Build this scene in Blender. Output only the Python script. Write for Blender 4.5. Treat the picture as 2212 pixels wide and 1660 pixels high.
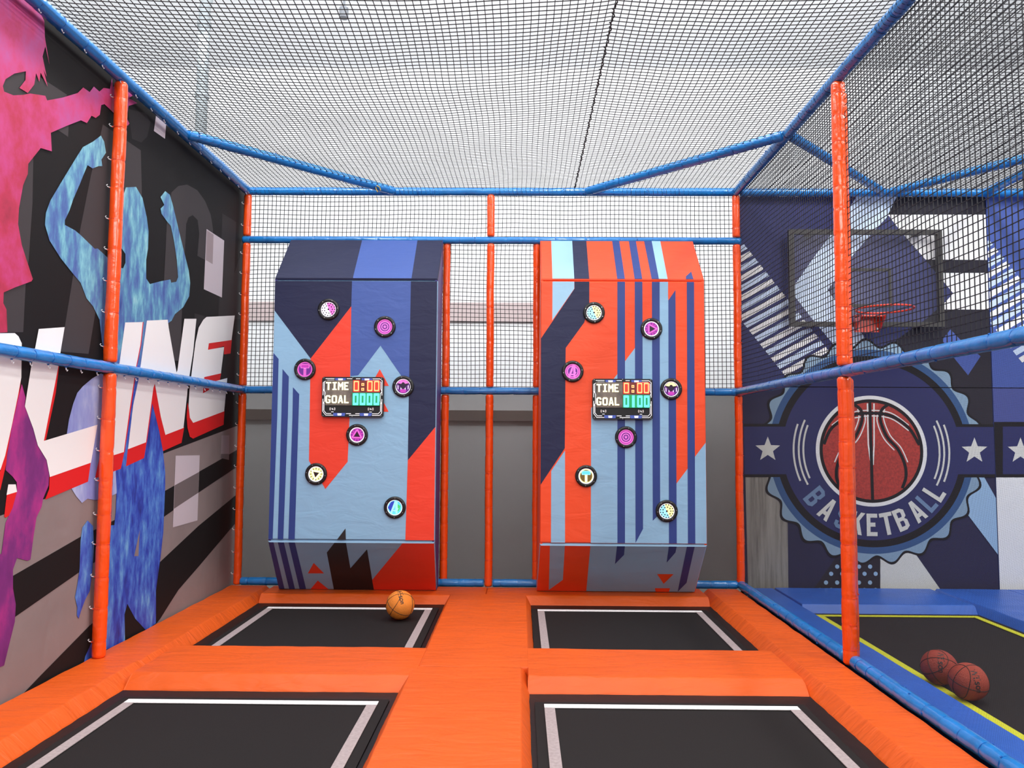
import bpy, math, random
from mathutils import Vector, Matrix, noise
from mathutils.geometry import tessellate_polygon

for o in list(bpy.data.objects):
    bpy.data.objects.remove(o)
S = bpy.context.scene
C = S.collection
PI = math.pi
rnd = random.Random(7)

# ------------------------------------------------------------------ camera
F_PX, PITCH, YAW, ROLL = 1677.114, 0.0657063, -0.0108251, 0.0056677
CAM = Vector((2.5845, 0.0, 1.3490))
fw = Vector((math.sin(YAW)*math.cos(PITCH), math.cos(YAW)*math.cos(PITCH), math.sin(PITCH)))
r0 = Vector((math.cos(YAW), -math.sin(YAW), 0))
u0 = r0.cross(fw)
rt = math.cos(ROLL)*r0 + math.sin(ROLL)*u0
up = -math.sin(ROLL)*r0 + math.cos(ROLL)*u0
cd = bpy.data.cameras.new('camera')
cam = bpy.data.objects.new('camera', cd)
C.objects.link(cam)
cam.matrix_world = Matrix(((rt.x, up.x, -fw.x, CAM.x), (rt.y, up.y, -fw.y, CAM.y), (rt.z, up.z, -fw.z, CAM.z), (0, 0, 0, 1)))
cd.sensor_fit = 'HORIZONTAL'
cd.sensor_width = 36.0
cd.lens = F_PX*36.0/2212.0
cd.clip_start = 0.05
S.camera = cam

# ------------------------------------------------------------------ world, lamps, added fill lights, exposure
w = bpy.data.worlds.new('world')
S.world = w
w.use_nodes = True
bg = w.node_tree.nodes['Background']
bg.inputs[0].default_value = (0.93, 0.96, 1.0, 1)
bg.inputs[1].default_value = 0.50
S.view_settings.view_transform = 'Standard'
S.view_settings.look = 'None'
S.view_settings.gamma = 1.0
S.view_settings.use_curve_mapping = False
S.view_settings.exposure = 0.0


def area(name, loc, target, sx, sy, power, col=(1, 1, 1)):
    l = bpy.data.lights.new(name, 'AREA')
    l.shape = 'RECTANGLE'
    l.size, l.size_y = sx, sy
    l.energy = power
    l.color = col
    o = bpy.data.objects.new(name, l)
    C.objects.link(o)
    o.location = loc
    d = Vector(target) - Vector(loc)
    o.rotation_euler = d.to_track_quat('-Z', 'Y').to_euler()
    return o


for x, e_ in ((0.6, 150), (3.2, 140), (6.0, 210), (8.2, 150)):       # rows of linear hall lamps above the cages
    area('hall_lamp', (x, 3.6, 5.3), (x, 3.6, 0), 0.30, 4.6, e_, (1.0, 0.98, 0.96))
area('front_fill', (2.4, -1.6, 4.6), (2.4, 6.0, 1.2), 6.0, 0.8, 170, (1.0, 0.97, 0.93))  # added frontal fill, stands unseen behind the camera
area('wall_fill', (2.5, 8.1, 5.6), (2.5, 10.6, 4.4), 9.0, 0.4, 18)  # added out of view to brighten the back hall wall
area('wall_fill', (7.5, 8.1, 5.6), (7.5, 10.6, 4.4), 5.0, 0.4, 8)  # same added light for the right part of that wall
area('ceiling_fill', (2.6, 5.4, 4.9), (2.4, 7.9, 6.6), 10.0, 0.5, 330)  # unseen light added to whiten the hall ceiling
area('mural_fill', (8.0, 0.6, 4.9), (0.0, 5.0, 1.9), 0.5, 3.0, 190, (1.0, 0.98, 0.96))  # extra light added high on the right to whiten the left mural

# ------------------------------------------------------------------ px helpers (positions measured on known planes of the place)
def ray(u, v):
    return fw + rt*((u-1106.0)/F_PX) - up*((v-830.0)/F_PX)


def hit(u, v, p0, n):
    d = ray(u, v)
    return CAM + d*((Vector(p0)-CAM).dot(n)/d.dot(n))


def hitY(u, v, Y): return hit(u, v, (0, Y, 0), Vector((0, 1, 0)))
def hitX(u, v, X): return hit(u, v, (X, 0, 0), Vector((1, 0, 0)))
def hitZ(u, v, Z): return hit(u, v, (0, 0, Z), Vector((0, 0, 1)))


# ------------------------------------------------------------------ materials
def lin(c):
    return tuple(((x/255.0)/12.92 if x/255.0 <= 0.04045 else (((x/255.0)+0.055)/1.055)**2.4) for x in c)


MATS = {}


def mat(name, rgb, rough=0.6, metal=0.0, spec=0.5, var=0.0, vscale=3.0, bump=0.0, bscale=8.0, bstretch=(1, 1, 1), emit=0.0, coat=0.0, alt=None, detail=4.0):
    if name in MATS:
        return MATS[name]
    m = bpy.data.materials.new(name)
    m.use_nodes = True
    nt = m.node_tree
    b = nt.nodes['Principled BSDF']
    col = lin(rgb)+(1,)
    b.inputs['Base Color'].default_value = col
    b.inputs['Roughness'].default_value = rough
    b.inputs['Metallic'].default_value = metal
    b.inputs['Specular IOR Level'].default_value = spec
    if coat:
        b.inputs['Coat Weight'].default_value = coat
        b.inputs['Coat Roughness'].default_value = 0.12
    tc = nt.nodes.new('ShaderNodeTexCoord')
    if var or alt:
        n = nt.nodes.new('ShaderNodeTexNoise')
        n.inputs['Scale'].default_value = vscale
        n.inputs['Detail'].default_value = detail
        nt.links.new(tc.outputs['Object'], n.inputs['Vector'])
        r = nt.nodes.new('ShaderNodeValToRGB')
        c2 = lin(alt)+(1,) if alt else tuple(min(1, x*(1+var)) for x in col[:3])+(1,)
        c1 = col if alt else tuple(x*(1-var) for x in col[:3])+(1,)
        r.color_ramp.elements[0].position = 0.32
        r.color_ramp.elements[1].position = 0.68
        r.color_ramp.elements[0].color = c1
        r.color_ramp.elements[1].color = c2
        nt.links.new(n.outputs['Fac'], r.inputs['Fac'])
        nt.links.new(r.outputs['Color'], b.inputs['Base Color'])
    if bump:
        mp = nt.nodes.new('ShaderNodeMapping')
        mp.inputs['Scale'].default_value = bstretch
        n2 = nt.nodes.new('ShaderNodeTexNoise')
        n2.inputs['Scale'].default_value = bscale
        n2.inputs['Detail'].default_value = 3
        n2.inputs['Distortion'].default_value = 0.6
        nt.links.new(tc.outputs['Object'], mp.inputs['Vector'])
        nt.links.new(mp.outputs['Vector'], n2.inputs['Vector'])
        bp = nt.nodes.new('ShaderNodeBump')
        bp.inputs['Strength'].default_value = bump
        bp.inputs['Distance'].default_value = 0.02
        nt.links.new(n2.outputs['Fac'], bp.inputs['Height'])
        nt.links.new(bp.outputs['Normal'], b.inputs['Normal'])
    if emit:
        b.inputs['Emission Color'].default_value = col
        b.inputs['Emission Strength'].default_value = emit
    MATS[name] = m
    return m


def paint(name, stops, sc=(3, 3, 3), grad=None):
    """watercolour print: streaky noise through a colour ramp, optional slow drift along z"""
    m = bpy.data.materials.new(name)
    m.use_nodes = True
    nt = m.node_tree
    b = nt.nodes['Principled BSDF']
    b.inputs['Roughness'].default_value = 0.6
    tc = nt.nodes.new('ShaderNodeTexCoord')
    mp = nt.nodes.new('ShaderNodeMapping')
    mp.inputs['Scale'].default_value = sc
    nt.links.new(tc.outputs['Object'], mp.inputs['Vector'])
    n = nt.nodes.new('ShaderNodeTexNoise')
    n.inputs['Scale'].default_value = 1.0
    n.inputs['Detail'].default_value = 7
    n.inputs['Roughness'].default_value = 0.62
    nt.links.new(mp.outputs['Vector'], n.inputs['Vector'])
    fac = n.outputs['Fac']
    if grad:
        sp = nt.nodes.new('ShaderNodeSeparateXYZ')
        nt.links.new(tc.outputs['Object'], sp.inputs[0])
        mr = nt.nodes.new('ShaderNodeMapRange')
        mr.inputs['From Min'].default_value = grad[0]
        mr.inputs['From Max'].default_value = grad[1]
        mr.inputs['To Min'].default_value = grad[2]
        mr.inputs['To Max'].default_value = grad[3]
        nt.links.new(sp.outputs['Z'], mr.inputs['Value'])
        ad = nt.nodes.new('ShaderNodeMath')
        ad.operation = 'ADD'
        nt.links.new(n.outputs['Fac'], ad.inputs[0])
        nt.links.new(mr.outputs['Result'], ad.inputs[1])
        fac = ad.outputs[0]
    r = nt.nodes.new('ShaderNodeValToRGB')
    els = r.color_ramp.elements
    els[0].position, els[0].color = stops[0][0], lin(stops[0][1])+(1,)
    els[1].position, els[1].color = stops[-1][0], lin(stops[-1][1])+(1,)
    for p, c in stops[1:-1]:
        e = els.new(p)
        e.color = lin(c)+(1,)
    nt.links.new(fac, r.inputs['Fac'])
    nt.links.new(r.outputs['Color'], b.inputs['Base Color'])
    MATS[name] = m
    return m


# tubes and pads
BLUE = mat('blue_vinyl_tube', (26, 124, 200), 0.28, coat=0.5, bump=0.25, bscale=14, var=0.12, vscale=9)
ORANGE = mat('orange_vinyl_tube', (252, 84, 20), 0.2, coat=0.5, bump=0.3, bscale=14, var=0.06, vscale=9)
TIEB = mat('blue_tie', (30, 100, 180), 0.35)
TIEO = mat('orange_tie', (235, 70, 25), 0.35)
HOOK = mat('pale_hook', (225, 228, 232), 0.3)
PAD = mat('orange_pad_vinyl', (218, 88, 20), 0.5, spec=0.35, bump=0.9, bscale=3.4, bstretch=(1, 3.4, 1), var=0.05, vscale=2.0)
BPAD = mat('blue_pad_vinyl', (40, 96, 190), 0.42, bump=0.3, bscale=5, var=0.10, vscale=3)
MATB = mat('black_jump_mat', (33, 30, 30), 0.8, spec=0.2, var=0.12, vscale=260, detail=1)
SKIRT = mat('black_vinyl_skirt', (20, 19, 20), 0.5, spec=0.3, bump=0.15, bscale=6)
WSIDE = mat('webbing_dull_sheen', (164, 150, 150), 0.85, var=0.12, vscale=60)  # duller copy of the white webbing: weaker sheen of side stripes painted as colour
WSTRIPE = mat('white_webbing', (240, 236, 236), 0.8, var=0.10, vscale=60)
YSTRIPE = mat('yellow_webbing', (205, 205, 40), 0.8, var=0.08, vscale=60)
NETM = mat('net_cord', (18, 18, 22), 0.7)
NETF = mat('fine_mesh_yarn', (72, 50, 40), 0.8)
NETG = mat('fine_mesh_dark_yarn', (30, 29, 32), 0.8)
NETBLUE = mat('net_cord_navy', (16, 18, 28), 0.7)
WALLW = mat('white_hall_wall', (236, 238, 240), 0.8, var=0.02)
WALLG = mat('brown_grey_rail', (196, 180, 180), 0.7)
WALLD = mat('dark_grey_rail', (128, 122, 118), 0.7)
CEILW = mat('white_ceiling', (240, 242, 244), 0.85, var=0.01)
FLOORC = mat('grey_concrete', (120, 118, 114), 0.85, var=0.1, vscale=2, bump=0.1)
STEEL = mat('steel', (170, 172, 176), 0.3, metal=0.9)


# ------------------------------------------------------------------ object helpers
def tag(o, label=None, cat=None, group=None, kind=None):
    if label: o['label'] = label
    if cat: o['category'] = cat
    if group: o['group'] = group
    if kind: o['kind'] = kind
    return o


def mesh_obj(name, verts, faces, mats, fm=None, parent=None, smooth=False):
    me = bpy.data.meshes.new(name)
    me.from_pydata([tuple(v) for v in verts], [], faces)
    for m in (mats if isinstance(mats, (list, tuple)) else [mats]):
        me.materials.append(m)
    if fm:
        for p, i in zip(me.polygons, fm):
            p.material_index = i
    if smooth:
        for p in me.polygons:
            p.use_smooth = True
    me.update()
    o = bpy.data.objects.new(name, me)
    C.objects.link(o)
    if parent:
        o.parent = parent
    return o


def empty(name, loc, label, cat, group=None, rot=(0, 0, 0)):
    o = bpy.data.objects.new(name, None)
    C.objects.link(o)
    o.empty_display_size = 0.1
    o.location = loc
    o.rotation_euler = rot
    return tag(o, label, cat, group)


class MB:
    def __init__(s):
        s.v, s.f, s.m, s.mats = [], [], [], []

    def mi(s, m):
        if m not in s.mats:
            s.mats.append(m)
        return s.mats.index(m)

    def add(s, vs, fs, m):
        b = len(s.v)
        s.v += [Vector(v) for v in vs]
        k = s.mi(m)
        for f in fs:
            s.f.append(tuple(b+i for i in f))
            s.m.append(k)

    def box(s, a, b, m):
        x0, y0, z0 = a
        x1, y1, z1 = b
        s.add([(x0, y0, z0), (x1, y0, z0), (x1, y1, z0), (x0, y1, z0), (x0, y0, z1), (x1, y0, z1), (x1, y1, z1), (x0, y1, z1)],
              [(0, 3, 2, 1), (4, 5, 6, 7), (0, 1, 5, 4), (1, 2, 6, 5), (2, 3, 7, 6), (3, 0, 4, 7)], m)

    def bar(s, A, B, w, m, seg=4):
        A, B = Vector(A), Vector(B)
        d = (B-A).normalized()
        a = d.cross(Vector((0, 0, 1)) if abs(d.z) < 0.9 else Vector((1, 0, 0))).normalized()
        b = d.cross(a)
        vs = []
        for P in (A, B):
            for i in range(seg):
                t = 2*PI*(i+0.5)/seg
                vs.append(P+a*math.cos(t)*w+b*math.sin(t)*w)
        fs = [(i, (i+1) % seg, seg+(i+1) % seg, seg+i) for i in range(seg)]
        fs += [tuple(range(seg-1, -1, -1)), tuple(range(seg, 2*seg))]
        s.add(vs, fs, m)

    def path(s, pts, w, m, seg=4, closed=False):
        pts = [Vector(p) for p in pts]
        n = len(pts)
        vs = []
        for k, P in enumerate(pts):
            if closed:
                d = (pts[(k+1) % n]-pts[k-1]).normalized()
            else:
                d = (pts[min(k+1, n-1)]-pts[max(k-1, 0)]).normalized()
            a = d.cross(Vector((0, 0, 1)) if abs(d.z) < 0.9 else Vector((1, 0, 0))).normalized()
            b = d.cross(a)
            for i in range(seg):
                t = 2*PI*(i+0.5)/seg
                vs.append(P+a*math.cos(t)*w+b*math.sin(t)*w)
        fs = []
        for k in range(n if closed else n-1):
            k2 = (k+1) % n
            for i in range(seg):
                j = (i+1) % seg
                fs.append((k*seg+i, k*seg+j, k2*seg+j, k2*seg+i))
        if not closed:
            fs += [tuple(range(seg-1, -1, -1)), tuple(range((n-1)*seg, n*seg))]
        s.add(vs, fs, m)

    def build(s, name, parent=None, smooth=False):
        return mesh_obj(name, s.v, s.f, s.mats, s.m, parent, smooth)


def clip_poly(poly, ax, val, keep_greater):
    out = []
    n = len(poly)
    for i in range(n):
        a, b = poly[i], poly[(i+1) % n]
        ina = (a[ax] >= val) == keep_greater or a[ax] == val
        inb = (b[ax] >= val) == keep_greater or b[ax] == val
        if ina:
            out.append(a)
        if ina != inb:
            t = (val-a[ax])/(b[ax]-a[ax])
            out.append(tuple(a[k]+(b[k]-a[k])*t for k in range(2)))
    return out


class Art:
    """flat print laid on a plane with origin O and axes U, V; layered colour shapes in metres on that plane"""
    def __init__(s, O, U, V, N, px=True):
        s.O, s.U, s.V, s.N = Vector(O), Vector(U).normalized(), Vector(V).normalized(), Vector(N).normalized()
        s.layers = []
        s.px = px

    def uv(s, q):
        P = hit(q[0], q[1], s.O, s.N)-s.O
        return (P.dot(s.U), P.dot(s.V))

    def poly(s, pts, m, px=True):
        s.layers.append(([s.uv(q) for q in pts] if px else list(pts), m))

    def circle(s, c, r0_, r1_, m, px=True, a0=0, a1=2*PI, n=64, rf=None, solid=False):
        """ring; c and radii in metres unless px"""
        if px:
            c2 = s.uv(c)
            e = s.uv((c[0]+50, c[1]))
            k = abs(e[0]-c2[0])/50.0
            c, r0_, r1_ = c2, r0_*k, r1_*k
        else:
            k = 1
        steps = max(3, int(n*abs(a1-a0)/(2*PI)))
        for i in range(steps):
            t0, t1 = a0+(a1-a0)*i/steps, a0+(a1-a0)*(i+1)/steps
            R0 = (rf(t0)*k if rf else r1_)
            R1 = (rf(t1)*k if rf else r1_)
            q = [(c[0]+math.cos(t0)*r0_, c[1]+math.sin(t0)*r0_), (c[0]+math.cos(t0)*R0, c[1]+math.sin(t0)*R0),
                 (c[0]+math.cos(t1)*R1, c[1]+math.sin(t1)*R1), (c[0]+math.cos(t1)*r0_, c[1]+math.sin(t1)*r0_)]
            if r0_ < 1e-6:
                q = q[:3]
            s.layers.append((q, m, i > 0))

    def line(s, pts, wpx, m, px=True):
        P = [s.uv(q) for q in pts] if px else pts
        k = 1.0
        if px:
            e0, e1 = s.uv(pts[0]), s.uv((pts[0][0]+10, pts[0][1]))
            k = math.hypot(e1[0]-e0[0], e1[1]-e0[1])/10.0
        h = wpx*k/2
        L, R = [], []
        for i, p in enumerate(P):
            a, b = P[max(i-1, 0)], P[min(i+1, len(P)-1)]
            dx, dy = b[0]-a[0], b[1]-a[1]
            l = math.hypot(dx, dy) or 1
            L.append((p[0]-dy/l*h, p[1]+dx/l*h))
            R.append((p[0]+dy/l*h, p[1]-dx/l*h))
        for i in range(len(P)-1):
            s.layers.append(([L[i], L[i+1], R[i+1], R[i]], m, i > 0))

    def emit(s, mb, rect=None, step=0.00012, start=1, poly_clip=None):
        k = start-1
        for lay in s.layers:
            pts, m = lay[0], lay[1]
            if not (len(lay) > 2 and lay[2]):
                k += 1
            # drop doubled points
            cl = []
            for p in pts:
                if not cl or abs(p[0]-cl[-1][0])+abs(p[1]-cl[-1][1]) > 1e-6:
                    cl.append(p)
            if len(cl) < 3:
                continue
            if len(cl) == 3:
                tris = [(0, 1, 2)]
            elif len(cl) == 4 and len(lay) > 2:
                tris = [(0, 1, 2), (0, 2, 3)]
            else:
                tris = tessellate_polygon([[Vector((p[0], p[1], 0)) for p in cl]])
            off = s.N*(step*k)
            for t in tris:
                tri = [cl[i] for i in t]
                if rect:
                    for ax, val, kg in ((0, rect[0], True), (0, rect[1], False), (1, rect[2], True), (1, rect[3], False)):
                        tri = clip_poly(tri, ax, val, kg)
                        if len(tri) < 3:
                            break
                if len(tri) < 3:
                    continue
                ar = sum(tri[i][0]*tri[(i+1) % len(tri)][1]-tri[(i+1) % len(tri)][0]*tri[i][1] for i in range(len(tri)))
                if abs(ar) < 1e-9:
                    continue
                if (ar > 0) != (s.U.cross(s.V).dot(s.N) > 0):
                    tri = tri[::-1]
                mb.add([s.O+s.U*a+s.V*b+off for a, b in tri], [tuple(range(len(tri)))], m)


# ------------------------------------------------------------------ hall shell
ZF = -0.62
b = MB(); b.box((-4, -4, ZF-0.1), (14, 12, ZF), FLOORC)
tag(b.build('floor'), 'grey concrete hall floor below the trampoline deck', kind='structure')
b = MB(); b.box((-4, 10.6, ZF), (14, 10.75, 6.6), WALLW)
tag(b.build('wall_back'), 'white hall wall seen through the nets', kind='structure')
b = MB(); b.box((-3.65, -4, ZF), (-3.5, 12, 6.6), WALLW)
tag(b.build('wall_left'), kind='structure')
b = MB(); b.box((-4, 3.0, 6.5), (14, 12, 6.65), CEILW)
tag(b.build('ceiling'), 'white hall ceiling above the nets', kind='structure')
b = MB(); b.box((-3.5, 10.54, 2.90), (4.4, 10.6, 3.16), WALLG)
tag(b.build('trim_1'), kind='structure')
b = MB(); b.box((-3.5, 10.5, 1.54), (4.6, 10.6, 1.68), WALLD)
tag(b.build('trim_2'), kind='structure')

# ------------------------------------------------------------------ padded tubes
TIE_ME = {}


def tie_mesh(r, m, hook):
    key = (round(r, 4), m.name, hook)
    if key in TIE_ME:
        return TIE_ME[key]
    mb = MB()
    R = r*0.93
    mb.path([(R*math.cos(2*PI*i/20), R*math.sin(2*PI*i/20), 0) for i in range(20)], 0.0022, m, 4, True)
    mb.box((R, -0.004, -0.004), (R+0.007, 0.004, 0.004), m)
    if hook:
        mb.path([(R+0.004, 0, 0), (R+0.018, 0.0, 0.004), (R+0.024, 0, 0.012), (R+0.018, 0, 0.018)], 0.0032, HOOK, 6)
    me = bpy.data.meshes.new('cable_tie')
    me.from_pydata([tuple(v) for v in mb.v], [], mb.f)
    for x in mb.mats:
        me.materials.append(x)
    for p, i in zip(me.polygons, mb.m):
        p.material_index = i
    TIE_ME[key] = me
    return me


def sleeve(A, B, r, m, parent, spacing=0.15, seed=0, ties=True, name='foam_sleeve', hook=0, hookdir=None, tm=None, squash=None):
    A, B = Vector(A), Vector(B)
    L = (B-A).length
    d = (B-A)/L
    a = d.cross(Vector((0, 0, 1)) if abs(d.z) < 0.9 else Vector((0, 1, 0))).normalized()
    bb = d.cross(a)
    R = random.Random(seed)
    n_t = max(1, int(L/spacing))
    tpos = [L*(i+0.5)/n_t+R.uniform(-0.012, 0.012) for i in range(n_t)]
    rows = max(8, int(L/0.0125))
    seg = 20
    vs, fs = [], []
    for k in range(rows+1):
        s_ = L*k/rows
        dm = min(abs(s_-t) for t in tpos)
        q = r*(1-0.08*math.exp(-(dm/0.007)**2))
        wob = A+d*s_
        off = Vector((noise.noise(Vector((s_*1.7, seed, 3))), noise.noise(Vector((s_*1.7, seed, 9))), 0))*0.004
        endf = 1.0 if 0.012 < s_ < L-0.012 else 0.82
        for i in range(seg):
            t = 2*PI*i/seg
            fold = noise.noise(Vector((math.cos(t)*2.6+seed, math.sin(t)*2.6, s_*16)))*0.0035*math.exp(-(dm/0.045)**2)
            fold += noise.noise(Vector((math.cos(t)*1.2, math.sin(t)*1.2+seed, s_*5)))*0.0018
            rr = (q+fold)*endf
            vs.append(wob+off+a*math.cos(t)*rr+bb*math.sin(t)*rr)
    for k in range(rows):
        for i in range(seg):
            j = (i+1) % seg
            fs.append((k*seg+i, k*seg+j, (k+1)*seg+j, (k+1)*seg+i))
    fs += [tuple(range(seg-1, -1, -1)), tuple(range(rows*seg, (rows+1)*seg))]
    o = mesh_obj(name, vs, fs, m, None, parent, True)
    if ties:
        for i, t in enumerate(tpos):
            hk = bool(hook) and i % hook == 0
            tme = tie_mesh(r, tm or (TIEB if m is BLUE else TIEO), hk)
            c = bpy.data.objects.new('cable_tie', tme)
            C.objects.link(c)
            c.parent = parent
            x = Vector(hookdir).normalized() if hookdir else (a*math.cos(i*1.3)+bb*math.sin(i*1.3))
            x = (x-d*x.dot(d)).normalized()
            y = d.cross(x)
            M = Matrix(((x.x, y.x, d.x), (x.y, y.y, d.y), (x.z, y.z, d.z)))
            c.rotation_euler = M.to_euler()
            c.location = A+d*t
    return o


D = 7.189; W = 4.6; ZT = 3.64; ZU = 3.173; ZM = 1.757
PZ = -0.03          # top of the floor pads
MZ = -0.09          # jumping mats
XL, XR = 0.0, 4.6


def tube_thing(name, segs, r, m, label, cat, group=None, **kw):
    t = empty(name, (0, 0, 0), label, cat, group)
    mid = Vector(segs[0][0])
    t.location = mid
    for i, (A, B) in enumerate(segs):
        n = len(C.objects)
        before = set(o.name for o in t.children)
        sleeve(Vector(A)-mid, Vector(B)-mid, r, m, t, seed=hash_(label)+i, **kw)
    return t


def hash_(s):
    return sum(ord(c)*(i+1) for i, c in enumerate(s)) % 97


RR = 0.038


def lace(t, A, B, r, pitch=0.041):
    A, B = Vector(A), Vector(B)
    L = (B-A).length
    d = (B-A)/L
    a = d.cross(Vector((0, 0, 1))).normalized()
    b_ = d.cross(a)
    n_ = int(L/pitch)*8
    mb = MB()
    mb.path([A+d*(L*i/n_)+(a*math.cos(2*PI*i/8)+b_*math.sin(2*PI*i/8))*(r*1.02) for i in range(n_+1)], 0.0016, NETM, 3)
    o = mb.build('lacing', t)
    o.data.transform(Matrix.Translation(-t.location))


# rails
lace(tube_thing('padded_rail', [((0.0, D, ZT), (W, D, ZT))], RR, BLUE, 'long blue padded top rail across the back, above both shooting boards', 'rail'), (0.0, D, ZT), (W, D, ZT), RR)
tube_thing('padded_rail', [((-0.04, D, ZU), (W+0.04, D, ZU))], 0.034, BLUE, 'blue padded rail level with the tops of both shooting boards', 'rail')
tube_thing('padded_rail', [((-0.03, D, ZM), (W, D, ZM))], 0.034, BLUE, 'blue padded rail across the back at the middle of the shooting boards', 'rail')
tube_thing('padded_rail', [((0.03, D, 0.0), (2.26, D, 0.0)), ((2.34, D, 0.0), (W-0.03, D, 0.0))], 0.036, BLUE, 'blue padded foot rail along the back edge of the orange pads', 'rail')
tube_thing('padded_rail', [((XL, 2.2, ZT), (XL, D, ZT))], 0.040, BLUE, 'blue padded top rail above the mural of jumping figures', 'rail', hook=1, hookdir=(0.3, 0, -1), spacing=0.2)
tube_thing('padded_rail', [((XL, 2.2, ZM), (XL, D, ZM))], 0.036, BLUE, 'blue padded rail across the middle of the mural of jumping figures', 'rail', hook=1, hookdir=(0, 0, -1), spacing=0.16)
lace(tube_thing('padded_rail', [((XR, 2.0, ZT), (XR, D, ZT))], 0.040, BLUE, 'blue padded top rail between the two ceiling nets on the right', 'rail'), (XR, 2.6, ZT), (XR, D, ZT), 0.040)
tube_thing('padded_rail', [((XR, 2.0, ZM), (XR, D, ZM))], RR, BLUE, 'blue padded middle rail passing in front of the basketball emblem', 'rail')
tube_thing('padded_rail', [((XR, 4.90, 0.0), (XR, D, 0.0)), ((XR, 2.0, 0.0), (XR, 4.78, 0.0))], 0.040, BLUE, 'blue padded foot rail between the orange pads and the blue pads', 'rail')
lace(tube_thing('padded_rail', [((XL+0.02, 5.80, ZT), (1.38, D-0.02, ZT))], 0.040, BLUE, 'diagonal blue padded brace in the upper left ceiling corner', 'brace'), (XL+0.06, 5.86, ZT), (1.30, D-0.06, ZT), 0.040)
lace(tube_thing('padded_rail', [((XR-0.02, 5.80, ZT), (3.20, D-0.02, ZT))], 0.040, BLUE, 'diagonal blue padded brace from the back rail to the right top rail', 'brace'), (XR-0.06, 5.84, ZT), (3.28, D-0.06, ZT), 0.040)
tube_thing('padded_rail', [((XR+0.03, 5.80, ZT), (5.97, D-0.02, ZT))], RR, BLUE, 'diagonal blue brace behind the net, falling right towards the mural top', 'brace')
tube_thing('padded_rail', [((6.03, D-0.02, ZT), (7.0, 5.92, ZT))], RR, BLUE, 'diagonal blue brace behind the net, rising right from the mural top', 'brace')
tube_thing('padded_rail', [((6.93, D, ZT), (6.93, 2.2, ZT))], RR, BLUE, 'blue top rail beyond the basketball court, at the right picture edge', 'rail')
tube_thing('padded_rail', [((W+0.04, D, ZT), (9.2, D, ZT))], RR, BLUE, 'blue top rail running above the basketball mural', 'rail')
# posts
PR = 0.036


def post(x, y, label, breaks=(ZU, ZM), r=PR, z0=PZ, z1=ZT-0.02, lean=0.0, **kw):
    zs = [z0]+sorted(breaks)+[z1]
    segs = []
    for i in range(len(zs)-1):
        a_ = zs[i]+(0.036 if i > 0 else 0.0)
        b_ = zs[i+1]-(0.036 if i < len(zs)-2 else 0.015)
        segs.append(((x+lean*a_, y, a_), (x+lean*b_, y, b_)))
    return tube_thing('padded_post', segs, r, ORANGE, label, 'post', **kw)


post(0.0, D, 'orange padded corner post at the far end of the mural of jumping figures', hook=1, hookdir=(-1, -0.6, 0), spacing=0.19)
post(2.3, D, 'orange padded post standing between the two shooting boards')
post(W, D, 'orange padded corner post beside the basketball mural, right of the shooting boards')
post(1.885, D+0.03, 'orange padded post hugging the right side of the dark blue shooting board', breaks=(ZM,), z1=ZU)
post(2.735, D+0.03, 'orange padded post hugging the left side of the orange shooting board', breaks=(ZM,), z1=ZU)
post(0.0, 4.846, 'orange padded post standing in front of the jumping figures', breaks=(ZM,), r=0.040, hook=1, hookdir=(-1, -0.55, 0.2), spacing=0.19)
post(W, 4.84, 'orange padded post in front of the basketball emblem', breaks=(ZM,), r=0.043)
post(W+0.085, 5.0, 'darker orange post just behind the mesh, beside the basketball emblem', breaks=(ZM,), r=0.037)


# ------------------------------------------------------------------ nets
def net(name, O, U, V, lu, lv, cell, rad, m, label, sag=None, seg_u=1, seg_v=1, wob=0.0, seed=1, skip=None, side=4):
    O, U, V = Vector(O), Vector(U), Vector(V)
    N = U.cross(V).normalized()
    mb = MB()
    nu, nv = int(lu/cell), int(lv/cell)

    def P(a_, b_):
        q = O+U*a_+V*b_
        if sag:
            q = q+N*sag(a_/lu, b_/lv)
        if wob:
            fa = math.sin(PI*min(max(a_/lu, 0), 1))**0.4 if 0 < a_ < lu else 0
            fb = math.sin(PI*min(max(b_/lv, 0), 1))**0.4 if 0 < b_ < lv else 0
            f_ = fa*fb
            q = q+U*(noise.noise(Vector((a_*1.1, b_*1.1, seed)))*wob+noise.noise(Vector((a_*5, b_*5, seed)))*wob*0.12)*f_+V*(noise.noise(Vector((a_*1.3, b_*1.3, seed+7)))*wob+noise.noise(Vector((a_*5, b_*5, seed+17)))*wob*0.12)*f_
        return q
    for i in range(nu+1):
        a_ = lu*i/nu
        mb.path([P(a_, lv*k/seg_v) for k in range(seg_v+1)], rad, m, side)
    for j in range(nv+1):
        b_ = lv*j/nv
        mb.path([P(lu*k/seg_u, b_) for k in range(seg_u+1)], rad, m, side)
    return tag(mb.build(name), label, 'net')


def csag(a_, b_):
    return 0.10*math.sin(PI*a_)**0.8*math.sin(PI*b_)**0.8+0.012*noise.noise(Vector((a_*7, b_*7, 2)))


SEAM = 3.085
net('safety_net', (0.02, 2.6, ZT+0.03), (1, 0, 0), (0, 1, 0), SEAM-0.02, D-2.6, 0.041, 0.0026, NETM,
    'large black ceiling net panel above the left shooting board', sag=lambda a_, b_: -csag(a_, b_)*0.9, seg_u=70, seg_v=90, wob=0.018)
net('safety_net', (SEAM, 2.6, ZT+0.03), (1, 0, 0), (0, 1, 0), W-SEAM-0.02, D-2.6, 0.041, 0.0026, NETM,
    'narrower black ceiling net panel above the orange shooting board', sag=lambda a_, b_: -csag(a_, b_)*0.35, seg_u=40, seg_v=90, wob=0.018, seed=5)
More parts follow.
